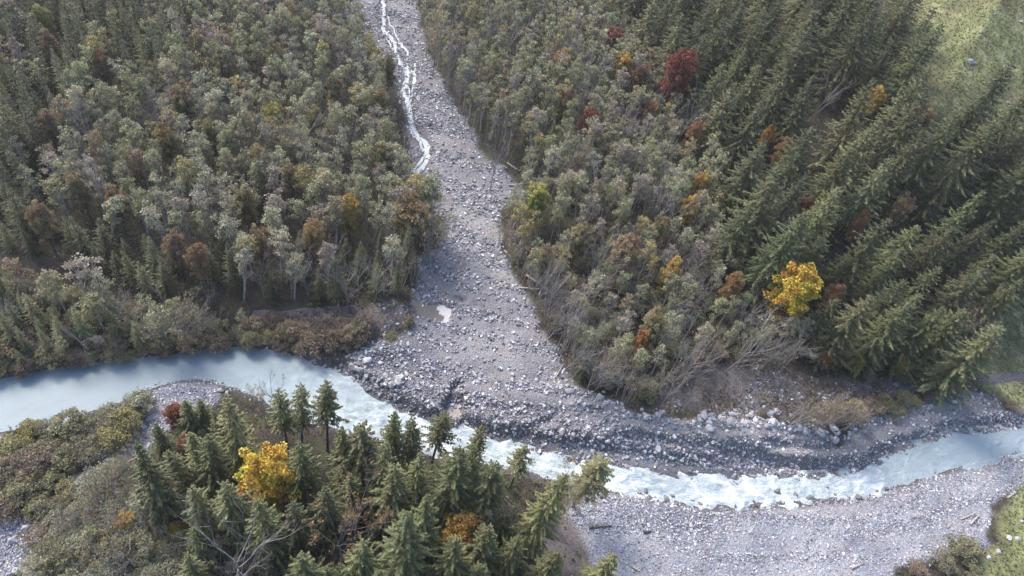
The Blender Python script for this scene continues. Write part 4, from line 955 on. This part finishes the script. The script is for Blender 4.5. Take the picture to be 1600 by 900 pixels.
def spruces_in(pts, hlo, hhi, protos, group, where, wide=1.0, bright=1.0):
    for p in pts:
        c, look = pick_color(C_SPR); h = rng.uniform(hlo, hhi); z = float(zt(p[0], p[1]))
        q = project(np.array([[p[0], p[1], z + h * .7]]))[0]; inf = (-20 < q[0] < 1620) and (-25 < q[1] < 910)
        SPR.append((h / math.sqrt(p[0] ** 2 + p[1] ** 2 + (H - z) ** 2) * (1 if inf else .01), (p[0], p[1], z), h, protos[rng.integers(len(protos))], tuple(np.array(c) * bright), look, group, where, wide * rng.uniform(.86, 1.14)))
# the spruce slope
pts = poisson(Z_HILL, 6.5, 9000, 5); pts = pts[clear_of(pts, 3.6)]
px = project(np.c_[pts, zt(pts[:, 0], pts[:, 1]) + 12]); v = (px[:, 0] < 1680) & (px[:, 1] > -60) & (px[:, 0] > 880)
pts = pts[v]; HILL_N = len(pts)
spruces_in(pts, 18, 27, P_SPRUCE, "tall spruces on the hillside", "on the hillside", 1.0)
# left wood: conifers along its lower edge and in its far corner
pts = poisson(Z_LEFT, 3.0, 40000, 7); pts = pts[clear_of(pts, 2.2)]
px = project(np.c_[pts, zt(pts[:, 0], pts[:, 1])])
edge = np.interp(px[:, 0], [-120, 30, 120, 200, 300, 400, 540, 640], [372, 392, 425, 458, 474, 476, 466, 462]) - px[:, 1]
dk = rng.random(len(pts))
corner = (px[:, 0] * .85 + px[:, 1] < 320 + 60 * np.sin(px[:, 0] * .03)) | ((px[:, 0] < 45) & (px[:, 1] > 150))
is_edge = (edge < 62) & (dk < np.where(px[:, 0] < 340, .93, .72)); is_corner = corner & (dk < .72); scat = (dk > .965)
is_edge |= (px[:, 0] > 520) & (px[:, 1] > 425) & (dk < .8)
vis = (px[:, 0] > -70) & (px[:, 1] > -75)
con = (is_edge | is_corner | scat)
spruces_in(pts[is_edge & vis], 7, 12.5, P_YOUNG, "dark young spruces along the forest edge", "along the left wood's lower edge", .95, .74)
spruces_in(pts[(is_corner | scat) & ~is_edge & vis], 12, 16.5, P_YOUNG, "spruces mixed into the left wood", "inside the left wood", .72, .88)
for p in pts[~con & vis]: BROAD.append((p, rng.uniform(10.5, 14), "left"))
# strip between track and river on the left
pts = poisson(Z_BANK, 2.5, 9000, 8); px = project(np.c_[pts, zt(pts[:, 0], pts[:, 1])])
low = px[:, 1] - np.interp(px[:, 0], [-120, 60, 150, 250, 390], [398, 436, 462, 494, 508])
dk = rng.random(len(pts)); con = (low > 34) & (dk < .62) & (px[:, 0] < 250); vis = px[:, 0] > -70
spruces_in(pts[con & vis], 5, 9, P_YOUNG, "young spruces on the left river bank", "on the left river bank", .9, 1.25)
for p, l, xx in zip(pts[~con & vis], low[~con & vis], px[~con & vis][:, 0]): BROAD.append((p, rng.uniform(8, 11.5) if l < 60 and xx < 300 else rng.uniform(4, 7.5), "bank"))
# right wood
pts = poisson(Z_RIGHT, 2.9, 32000, 9); pts = pts[clear_of(pts, 2.0)]
px = project(np.c_[pts, zt(pts[:, 0], pts[:, 1])]); vis = px[:, 1] > -75
dk = rng.random(len(pts)); con = dk > .95
spruces_in(pts[con & vis], 7, 11, P_YOUNG, "spruces mixed into the right wood", "inside the right wood", .95, 1.1)
for p, q in zip(pts[~con & vis], px[~con & vis]): BROAD.append((p, rng.uniform(10.5, 13.5) if q[1] < 380 else rng.uniform(8, 11.5), "right"))
# near bank: grey-green bushy trees west of the spruces
Z_NEAR = pick2([(70, 905), (110, 840), (150, 780), (215, 730), (245, 745), (255, 800), (300, 840), (420, 890), (420, 960), (40, 960)])
for p in poisson(Z_NEAR, 3.0, 3000, 12): BROAD.append((p, rng.uniform(5, 8.5), "near"))
Z_NEAR2 = pick2([(270, 700), (340, 690), (430, 720), (600, 770), (760, 800), (830, 880), (800, 940), (420, 940), (300, 850)])
for p in poisson(Z_NEAR2, 5.0, 2000, 13): BROAD.append((p, rng.uniform(4, 7), "near"))

SPR.sort(key=lambda t: -t[0])
N_SPR = 296 - sum(1 for t in THINGS if t[1] == "spruce_tree")
for _, p, h, pr, c, look, group, where, wide in SPR[:N_SPR]:
    plant("spruce_tree", pr, p, h, 20, "spruce", c, look, group, wide, where=where)
# leafless trees: taken from the same sites
BARE_N = 0
recs = []
for p, h, zone in BROAD:
    z = float(zt(p[0], p[1])); pxy = project(np.array([[p[0], p[1], z + h * .72]]))[0]
    dist = math.sqrt(p[0] ** 2 + p[1] ** 2 + (H - z) ** 2)
    recs.append([p, h, zone, z, pxy, h / dist])
inframe = [r for r in recs if -25 < r[4][0] < 1625 and -20 < r[4][1] < 915]
p_bare = {"left": .05, "bank": .20, "right": .10, "near": .25}
bare_recs = [r for r in inframe if rng.random() < p_bare[r[2]] * (1.8 if r[4][1] > 380 else 1)][:130]
bs = {id(r) for r in bare_recs}
rest = sorted([r for r in inframe if id(r) not in bs], key=lambda r: -r[5])
single = rest[:298]; mass = rest[298:] + [r for r in recs if not any(r is q for q in ())and not (-25 < r[4][0] < 1625 and -20 < r[4][1] < 915)]
WH = {"left": "in the left wood", "bank": "on the left river bank", "right": "in the right wood", "near": "on the near bank"}
for r in bare_recs:
    t = rng.random(); c = (.20, .17, .11) if t < .6 else (.26, .20, .08)
    plant("bare_tree", P_BARE[rng.integers(5)], (*r[0], r[3]), r[1], 11, "bare tree", c, ("slender" if r[1] > 9.5 else "low") + " grey leafless", "leafless trees", rng.uniform(.85, 1.2), where=WH[r[2]], lean=.10 * rng.random())
for r in single:
    c, look = pick_color(C_ALDER)
    size = "tall" if r[1] > 12.2 else "mid-height" if r[1] > 9.5 else "low"
    plant("alder_tree", P_ALDER[rng.integers(9)], (*r[0], r[3]), r[1], 12.5, "alder", c, size + " " + look, "alders of the valley woods", rng.uniform(.95, 1.25) * {"near": 1.5, "bank": 1.25}.get(r[2], 1), where=WH[r[2]], lean=.04)
VV, FF, MI, TI, VA = [], [], [], [], []; off = 0
def into_mass(proto, p, s, w, c, k):
    global off
    V, F, mi, var = proto["arr"]; a = rng.random() * 6.28; ca, sa = math.cos(a), math.sin(a)
    Q = np.stack([(V[:, 0] * ca - V[:, 1] * sa) * s * w + p[0], (V[:, 0] * sa + V[:, 1] * ca) * s * w + p[1], V[:, 2] * s + p[2]], -1)
    VV.append(Q.astype(np.float32)); FF.append((F + off).astype(np.int32)); off += len(V); MI.append(mi + k)
    TI.append(np.repeat(np.array([[*c, 1]], np.float32), len(F), 0)); VA.append(var)
for r in mass:
    into_mass(P_FAR[rng.integers(8)], (*r[0], r[3]), r[1] / 12.5, rng.uniform(.95, 1.25), pick_color(C_ALDER)[0], 0)
for _, p, h, pr, c, look, group, where, wide in SPR[N_SPR:]:
    into_mass(pr, p, h / 20, wide, c, 2)
me = mesh_np("forest", np.vstack(VV), np.vstack(FF), [BARK_PALE, LEAF, BARK_DARK, NEEDLE], np.concatenate(MI), {"tint": ('FLOAT_COLOR', 'FACE', np.vstack(TI)), "var": ('FLOAT', 'FACE', np.concatenate(VA))})
setp(link("forest", me), "distant mixed woods on both sides of the torrent, one mass of crowns", kind="stuff")
del VV, FF, TI

# ------------------------------------------------------------------ shrubs
C_SHRUB = {"o": ((.205, .195, .11), "olive"), "y": ((.27, .245, .10), "yellowish"), "b": ((.185, .145, .11), "brown"), "g": ((.235, .238, .170), "grey-green"), "l": ((.30, .32, .10), "lime"), "w": ((.25, .195, .13), "tawny")}
def put_shrub(px, py, h, k, group, where, wide=1.0):
    b = pick([(px, py)])[0]; c, look = C_SHRUB[k]; c = tuple(np.array(c) * (1 + rng.normal(0, .1)))
    big = h > 3.5
    plant("shrub", P_BUSH[rng.integers(4)] if big else P_SHRUB[rng.integers(6)], b, h, 5.2 if big else 2.6, "shrub", c, ("tall" if h > 3 else "mid-sized" if h > 2.1 else "low") + " " + look, group, wide, where=where)
def shrubs_in(poly_px, dmin, hlo, hhi, ks, group, where, seed, wide=1.0):
    for p in poisson(pick2(poly_px), dmin, 1500, seed):
        q = project(np.array([[p[0], p[1], float(zt(*p))]]))[0]
        if -40 < q[0] < 1640 and q[1] < 940: put_shrub(q[0], q[1], rng.uniform(hlo, hhi), ks[rng.integers(len(ks))], group, where, wide)
shrubs_in([(18, 690), (60, 668), (150, 660), (205, 640), (228, 630), (228, 648), (185, 690), (150, 712), (120, 735), (60, 745), (20, 720)], 2.3, 2.0, 3.6, "ooyygbo", "olive bushes on the near river bank", "on the near bank by the calm water", 21, 1.15)
shrubs_in([(-30, 770), (20, 735), (60, 745), (110, 770), (125, 785), (80, 805), (0, 808), (-30, 810)], 2.3, 1.8, 3.2, "oobwyo", "bushes on the near bank's gravel", "on the near bank between gravel patches", 22, 1.15)
shrubs_in([(60, 905), (62, 870), (70, 830), (130, 790), (150, 800), (110, 880), (100, 920)], 2.6, 2.0, 3.0, "gow", "grey bushes at the near corner", "at the near corner", 23, 1.2)
shrubs_in([(388, 540), (390, 512), (440, 505), (500, 512), (560, 505), (580, 520), (560, 545), (500, 548), (440, 552)], 2.3, 2.0, 3.8, "wbbwyo", "autumn bushes between the track and the river", "between the shaded track and the river", 24, 1.1)
shrubs_in([(250, 540), (390, 525), (390, 545), (260, 560), (130, 575), (0, 592), (0, 575), (120, 560)], 2.3, 1.6, 2.8, "bwoyb", "low bushes along the left bank's edge", "along the left bank's edge", 25, 1.1)
shrubs_in([(1330, 640), (1400, 628), (1440, 615), (1450, 622), (1400, 645), (1345, 655)], 2.2, 1.4, 2.4, "boyb", "bushes on the upper levee", "on the levee below the track", 26, 1.2)
shrubs_in([(1440, 605), (1500, 590), (1520, 600), (1480, 615)], 2.4, 1.6, 2.6, "oob", "bushes by the gravel track", "by the track", 27, 1.2)
for x, y, h, k, w in [(545, 535, 4.2, "w", 1.0), (556, 527, 3.4, "l", .9), (640, 505, 1.6, "y", .8), (612, 528, 1.1, "o", 1.6), (1468, 880, 2.6, "o", 1.2), (1498, 862, 3.2, "o", 1.2), (1430, 893, 1.8, "w", 1.4), (1580, 640, 2.0, "w", 1.2), (1520, 900, 2.0, "o", 1.2), (220, 640, 2.6, "y", 1.1), (940, 600, 2.6, "o", 1.1), (1010, 618, 2.8, "o", 1.1), (1300, 648, 3.0, "y", 1.0), (1332, 650, 3.4, "y", 1.0), (1375, 642, 2.2, "y", .9)]:
    put_shrub(x, y, h, k, "single bushes", "by itself", w)
shrubs_in([(70, 905), (110, 835), (150, 775), (200, 735), (245, 745), (262, 800), (300, 850), (330, 905), (330, 960), (60, 960)], 2.4, 3.6, 6.0, "gggggo", "grey-green bushes of the near corner", "in the near corner", 31, 1.15)
shrubs_in([(268, 700), (330, 690), (420, 725), (520, 780), (640, 790), (780, 790), (840, 880), (800, 930), (420, 940), (310, 850)], 3.1, 2.0, 3.6, "wbogb", "bushes under the near spruces", "under the near spruces", 32, 1.1)
shrubs_in([(800, 400), (850, 485), (890, 560), (910, 598), (985, 620), (1045, 602), (1065, 575), (1150, 572), (1225, 585), (1235, 548), (1150, 500), (1050, 440), (900, 380)], 4.4, 2.0, 3.4, "gogow", "bushes under the lower alders", "under the lower alders", 33, 1.1)
shrubs_in([(-40, 450), (60, 455), (150, 478), (250, 505), (390, 515), (385, 535), (250, 552), (100, 570), (-40, 592)], 2.8, 2.0, 3.8, "ogbwo", "bushes on the left bank", "on the left bank", 34, 1.1)
shrubs_in([(1235, 560), (1330, 592), (1440, 590), (1435, 570), (1330, 570), (1250, 540)], 4.2, 1.6, 2.8, "owbob", "bushes at the slope foot", "at the slope foot", 35, 1.1)
# leaning bare saplings on the levee
for k in range(34):
    x = 1228 + k * 3.1; b = pick([(x, 668 - 12 * rng.random() - 4 * math.sin(k * .4))])[0]
    plant("sapling", P_STEM[k % 4], b, rng.uniform(5.5, 8), 7, "sapling", (.25, .20, .14), "thin pale leaning", "leaning saplings on the levee", 1.0, lean=rng.uniform(.12, .36), lean_to=rng.normal(.0, .5), where="in the leaning thicket on the levee")
for L, n, ln, wh in (([(786, 325), (788, 395), (830, 470), (850, 512), (874, 552), (894, 592)], 24, .20, "along the fan's wooded edge"), ([(905, 602), (985, 628), (1045, 606), (1070, 580), (1150, 574), (1228, 590)], 26, .20, "at the lower edge of the right wood"), ([(668, 90), (706, 158), (745, 212), (792, 258)], 14, .08, "along the torrent's right edge"), ([(640, 310), (690, 385), (650, 440), (600, 468), (480, 470), (300, 474)], 26, .06, "along the left wood's edge")):
    L = np.array(L, float)
    for k in range(n):
        u = (k + rng.random()) / n * (len(L) - 1); i = min(int(u), len(L) - 2); q = L[i] + (L[i + 1] - L[i]) * (u - i) + rng.normal(0, 5, 2)
        plant("sapling", (P_STEM + P_BARE[:1] + P_BARE[3:4])[rng.integers(6)], pick([q])[0], rng.uniform(6.5, 10), 8, "sapling", (.32, .26, .16), ("tall" if rng.random() < .5 else "slim") + " pale bare", "bare trunks along the wood edges", .8, lean=ln * rng.uniform(.3, 1.3), lean_to=rng.normal(.3, 1.3), where=wh)
for bx, by, tx, ty in [(885, 598, 893, 555), (940, 600, 962, 560), (975, 612, 1000, 575), (1030, 640, 1060, 600), (1075, 640, 1100, 610), (1105, 640, 1125, 610), (765, 300, 768, 220), (707, 188, 709, 130)]:
    b = pick([(bx, by)])[0]; plant("sapling", P_BARE[rng.integers(5)], b, height_for(b, (tx, ty)), 11, "sapling", (.26, .2, .1), "thin upright bare", "bare saplings at the wood's edge", .7, where="on the gravel's edge")
for bx, by, tx, ty in [(856, 815, 866, 745), (895, 792, 925, 712), (850, 810, 855, 760), (240, 765, 232, 712), (415, 660, 408, 600)]:
    b = pick([(bx, by)])[0]; hh = height_for(b, (tx, ty))
    if bx == 895: plant("pine_tree", P_PINE[1], b, hh, 20, "pine", (.14, .14, .07), "", None, 1.5, lean=.05, label="isolated leaning pine with a light crown at the gravel bar's edge")
    else: plant("sapling", P_BARE[rng.integers(5)], b, hh, 11, "sapling", (.26, .2, .1), "slim near bare", "bare saplings near the river", .6, where="on the near bank")

# ------------------------------------------------------------------ fallen logs and driftwood
def log(px1, px2, r, label, pale=True, name="log", snags=3, up=0.0):
    a, b = pick([px1, px2]); a[2] += r * .7; b[2] += r * .7 + up
    g = Geo(); c = curve(a * 0, b - a, 8, .03); 
    rr = np.linspace(r, r * .55, 8); g.tube(c, rr, 7)
    for e, s in ((0, -1), (7, 1)):       # closed ends
        t = c[1] - c[0] if e == 0 else c[7] - c[6]; t = t / np.linalg.norm(t)
        g.tube(np.stack([c[e], c[e] + s * t * .04, c[e] + s * t * .05]), [rr[e], rr[e] * .6, .002], 7)
    V, F, mi, var = g.arrays()
    o = link(name, mesh_np(name, V, F, [DEAD if pale else BARK_DARK], smooth=True), None, a); setp(o, label, "log")
    for k in range(snags):
        gg = Geo(); q = c[rng.integers(2, 7)]; d = rand_dirs(1, .6)[0] * rng.uniform(.4, 1.2) * (1 + 2 * r)
        gg.tube(curve(q, q + d, 4, .05), np.linspace(r * .35, .015, 4), 4); v2, f2, _, _ = gg.arrays()
        link("branch", mesh_np("log_branch", v2, f2, [DEAD if pale else BARK_DARK], smooth=True), o)
    return o
log((478, 543), (502, 563), .28, "brown log lying on the mud at the end of the calm reach", True, snags=1)
log((822, 430), (850, 458), .22, "fallen pale trunk at the wood's edge, uppermost of the group", snags=4, up=1.5)
log((812, 450), (852, 456), .20, "fallen pale trunk lying almost level from wood to gravel", snags=4, up=.8)
log((842, 462), (853, 432), .18, "pale trunk propped steeply against the edge trees", snags=3, up=1)
log((788, 392), (810, 415), .20, "fallen trunk in the brown brush beside the mid channel", snags=3)
log((792, 255), (812, 268), .2, "grey trunk fallen across the dark gap by the torrent", snags=3)
log((795, 290), (832, 286), .18, "thin pale trunk lying in the gap under the lime yellow tree", snags=2)
log((655, 330), (690, 318), .2, "bleached trunk on the gravel beside the tawny spit", snags=3)
log((672, 355), (685, 372), .18, "short bleached log under the tawny spit trees", snags=2)
log((598, 290), (615, 330), .2, "pale trunk leaning down inside the spit's dark hollow", snags=2, up=1.5)
log((880, 570), (862, 600), .14, "slim dead stem at the lower corner of the right wood", snags=3)
log((1515, 820), (1528, 806), .25, "pale driftwood log on the gravel bar, crossed by another", snags=2)
log((1500, 812), (1520, 803), .2, "grey driftwood log crossing the pale one on the bar", snags=2, up=.3)
log((1574, 778), (1586, 770), .22, "short driftwood log where the bar meets grass", snags=1)
log((1480, 825), (1505, 800), .1, "thin driftwood pole on the bar behind the round bushes", snags=1)
log((987, 885), (998, 893), .25, "stubby pale log at the bottom of the gravel bar", snags=1)
log((1350, 810), (1356, 816), .22, "tiny log stub in the middle of the gravel bar", snags=0)
log((1172, 778), (1183, 792), .25, "dark log jammed in the rapids' south edge", False, snags=2)
log((1145, 752), (1168, 772), .12, "thin dark pole stretched over the white rapids", False, snags=0, up=.3)
log((1330, 888), (1350, 880), .22, "driftwood log beside the tawny bush on the bar", snags=3)
log((920, 826), (955, 822), .22, "half-buried dark log lying across the bar's west end", False, snags=2)
log((1005, 832), (1016, 829), .3, "short dark log on the middle of the bar", False, snags=1)
log((1285, 560), (1320, 535), .2, "grey dead trunk lying up the slope under the spruces", snags=3, up=2)
log((210, 690), (222, 720), .12, "thin grey driftwood branch on the near stony channel", snags=2)
log((545, 555), (560, 552), .2, "pale log end among the mound's boulders", snags=0)

# ------------------------------------------------------------------ ground cover
def leafy_cover(name, n, box, dens, size, cols, label, seed, zlo=.05, zhi=.5):
    r = np.random.default_rng(seed); x = r.uniform(box[0], box[1], n * 5); y = r.uniform(box[2], box[3], n * 5)
    k = r.random(len(x)) < dens(x, y); x, y = x[k][:n], y[k][:n]; m = len(x)
    c = np.stack([x, y, zt(x, y) + r.uniform(zlo, zhi, m)], -1)
    nr = r.normal(size=(m, 3)); nr[:, 2] += 1.2; nr /= np.linalg.norm(nr, axis=1)[:, None]
    a = np.cross(nr, r.normal(size=(m, 3))); a /= np.linalg.norm(a, axis=1)[:, None]; b = np.cross(nr, a)
    s = size * (.5 + r.random(m))[:, None]
    V = np.stack([c - a * s * .7, c + b * s * .4, c + a * s * .7, c - b * s * .4], 1).reshape(-1, 3)
    ci = np.array(cols)[r.integers(len(cols), size=m)]; col = np.c_[ci, np.ones(m)]
    me = mesh_np(name, V, np.arange(m * 4).reshape(m, 4), [LEAF], attrs={"var": ('FLOAT', 'FACE', r.random(m)), "tint": ('FLOAT_COLOR', 'FACE', col)})
    return setp(link(name, me), label, kind="stuff")
D_F = np.where((np.maximum(DN, DS) > 1) & (np.hypot(GX, GY - 120) < 230), (1 - A_GRAV) * (1 - A_GRASS) * (1 - A_SILT * .7), 0) * (.3 + sst(.4, .65, fbm(GX * .12, GY * .12, 3, 55)))
leafy_cover("undergrowth", 90000, (-160, 190, 15, 290), IN(D_F), .40, [(.07, .075, .035), (.10, .08, .05), (.13, .09, .06), (.055, .065, .03), (.16, .13, .06)], "low brown and green undergrowth on the forest floor", 71, .05, .9)
leafy_cover("brush", 26000, (-60, 110, 60, 110), IN(A_SILT * (DN > 1.5) * (.15 + sst(.4, .6, fbm(GX * .16, GY * .16, 3, 58)))), .30, [(.16, .12, .11), (.20, .15, .12), (.13, .10, .10), (.22, .18, .11), (.10, .09, .06)], "dry purple-brown brush and dead grass on the silty flats", 73, .05, .8)
leafy_cover("grass", 60000, (60, 260, 40, 330), IN(A_GRASS), .34, [(.11, .135, .05), (.15, .17, .065), (.21, .215, .10), (.14, .125, .07)], "short mountain grass on the meadow slopes", 72, .02, .16)

# ------------------------------------------------------------------ labels: each forest thing is told apart by a landmark near it
LAND += [("muddy pool", (672, 490)), ("brown log on the mud", (490, 553)), ("pine on the gravel bar", (915, 735)), ("crossed driftwood logs", (1515, 812)), ("silty flat", (1140, 610)), ("leaning thicket", (1285, 640)),
         ("fallen pale trunks", (835, 450)), ("river bend", (540, 590)), ("torrent's lowest white braid", (655, 275)), ("gravel track", (1560, 590)), ("steep meadow", (1500, 90)), ("calm river reach", (180, 610)), ("notch in the levee", (709, 640)), ("mound at the river bend", (600, 562)), ("lower levee scarp", (1265, 730)), ("wooded rim of the fan", (950, 635)), ("long boulder row", (1200, 660)), ("jammed dark log", (1178, 785)), ("middle of the fan", (770, 560)), ("upper levee scarp", (1480, 664)), ("levee face", (960, 690)), ("bottom edge of the bar", (1350, 884))]
_u = "first second third fourth fifth sixth seventh eighth ninth tenth eleventh twelfth thirteenth fourteenth fifteenth sixteenth seventeenth eighteenth nineteenth".split()
ORD = [""] + [w + " " for w in _u[1:]] + ["twentieth "] + ["twenty-" + w + " " for w in _u[:9]] + ["thirtieth "]
NICE = {"spruce_tree": "spruce", "alder_tree": "alder", "bare_tree": "tree", "shrub": "bush", "boulder": "boulder", "sapling": "sapling"}
LP = np.array([l[1] for l in LAND], float)
cells = {}
for o, kind, look, px, group, where in THINGS:
    if group: o["group"] = group
    if kind == "boulder": o["category"] = "boulder"
    if o.get("label"): continue
    d = np.hypot(LP[:, 0] - px[0], LP[:, 1] - px[1]); i = int(np.argmin(d)); v = np.array(px) - LP[i]
    side = ("right of" if v[0] > 0 else "left of") if abs(v[0]) > abs(v[1]) else ("in front of" if v[1] > 0 else "behind")
    cells.setdefault((kind, look, i, side), []).append((d[i], o))
for (kind, look, i, side), L in cells.items():
    L.sort(key=lambda t: t[0])
    for k, (_, o) in enumerate(L):
        rank = "nearest" if len(L) > 1 and k == 0 else (ORD[min(k, 29)] + "nearest" if k else "")
        w_ = f"{look} {NICE[kind]} {rank} {side} the {LAND[i][0]}".split()
        while len(w_) > 16: w_ = w_[1:]
        o["label"] = " ".join(w_) or " ".join(f"{look} {NICE[kind]} {rank} {side} the {LAND[i][0]}".split())
print("COUNTS", {k: sum(1 for t in THINGS if t[1] == k) for k in {t[1] for t in THINGS}}, "hill", HILL_N, "mass", len(mass), "single", len(single), "bare", len(bare_recs))
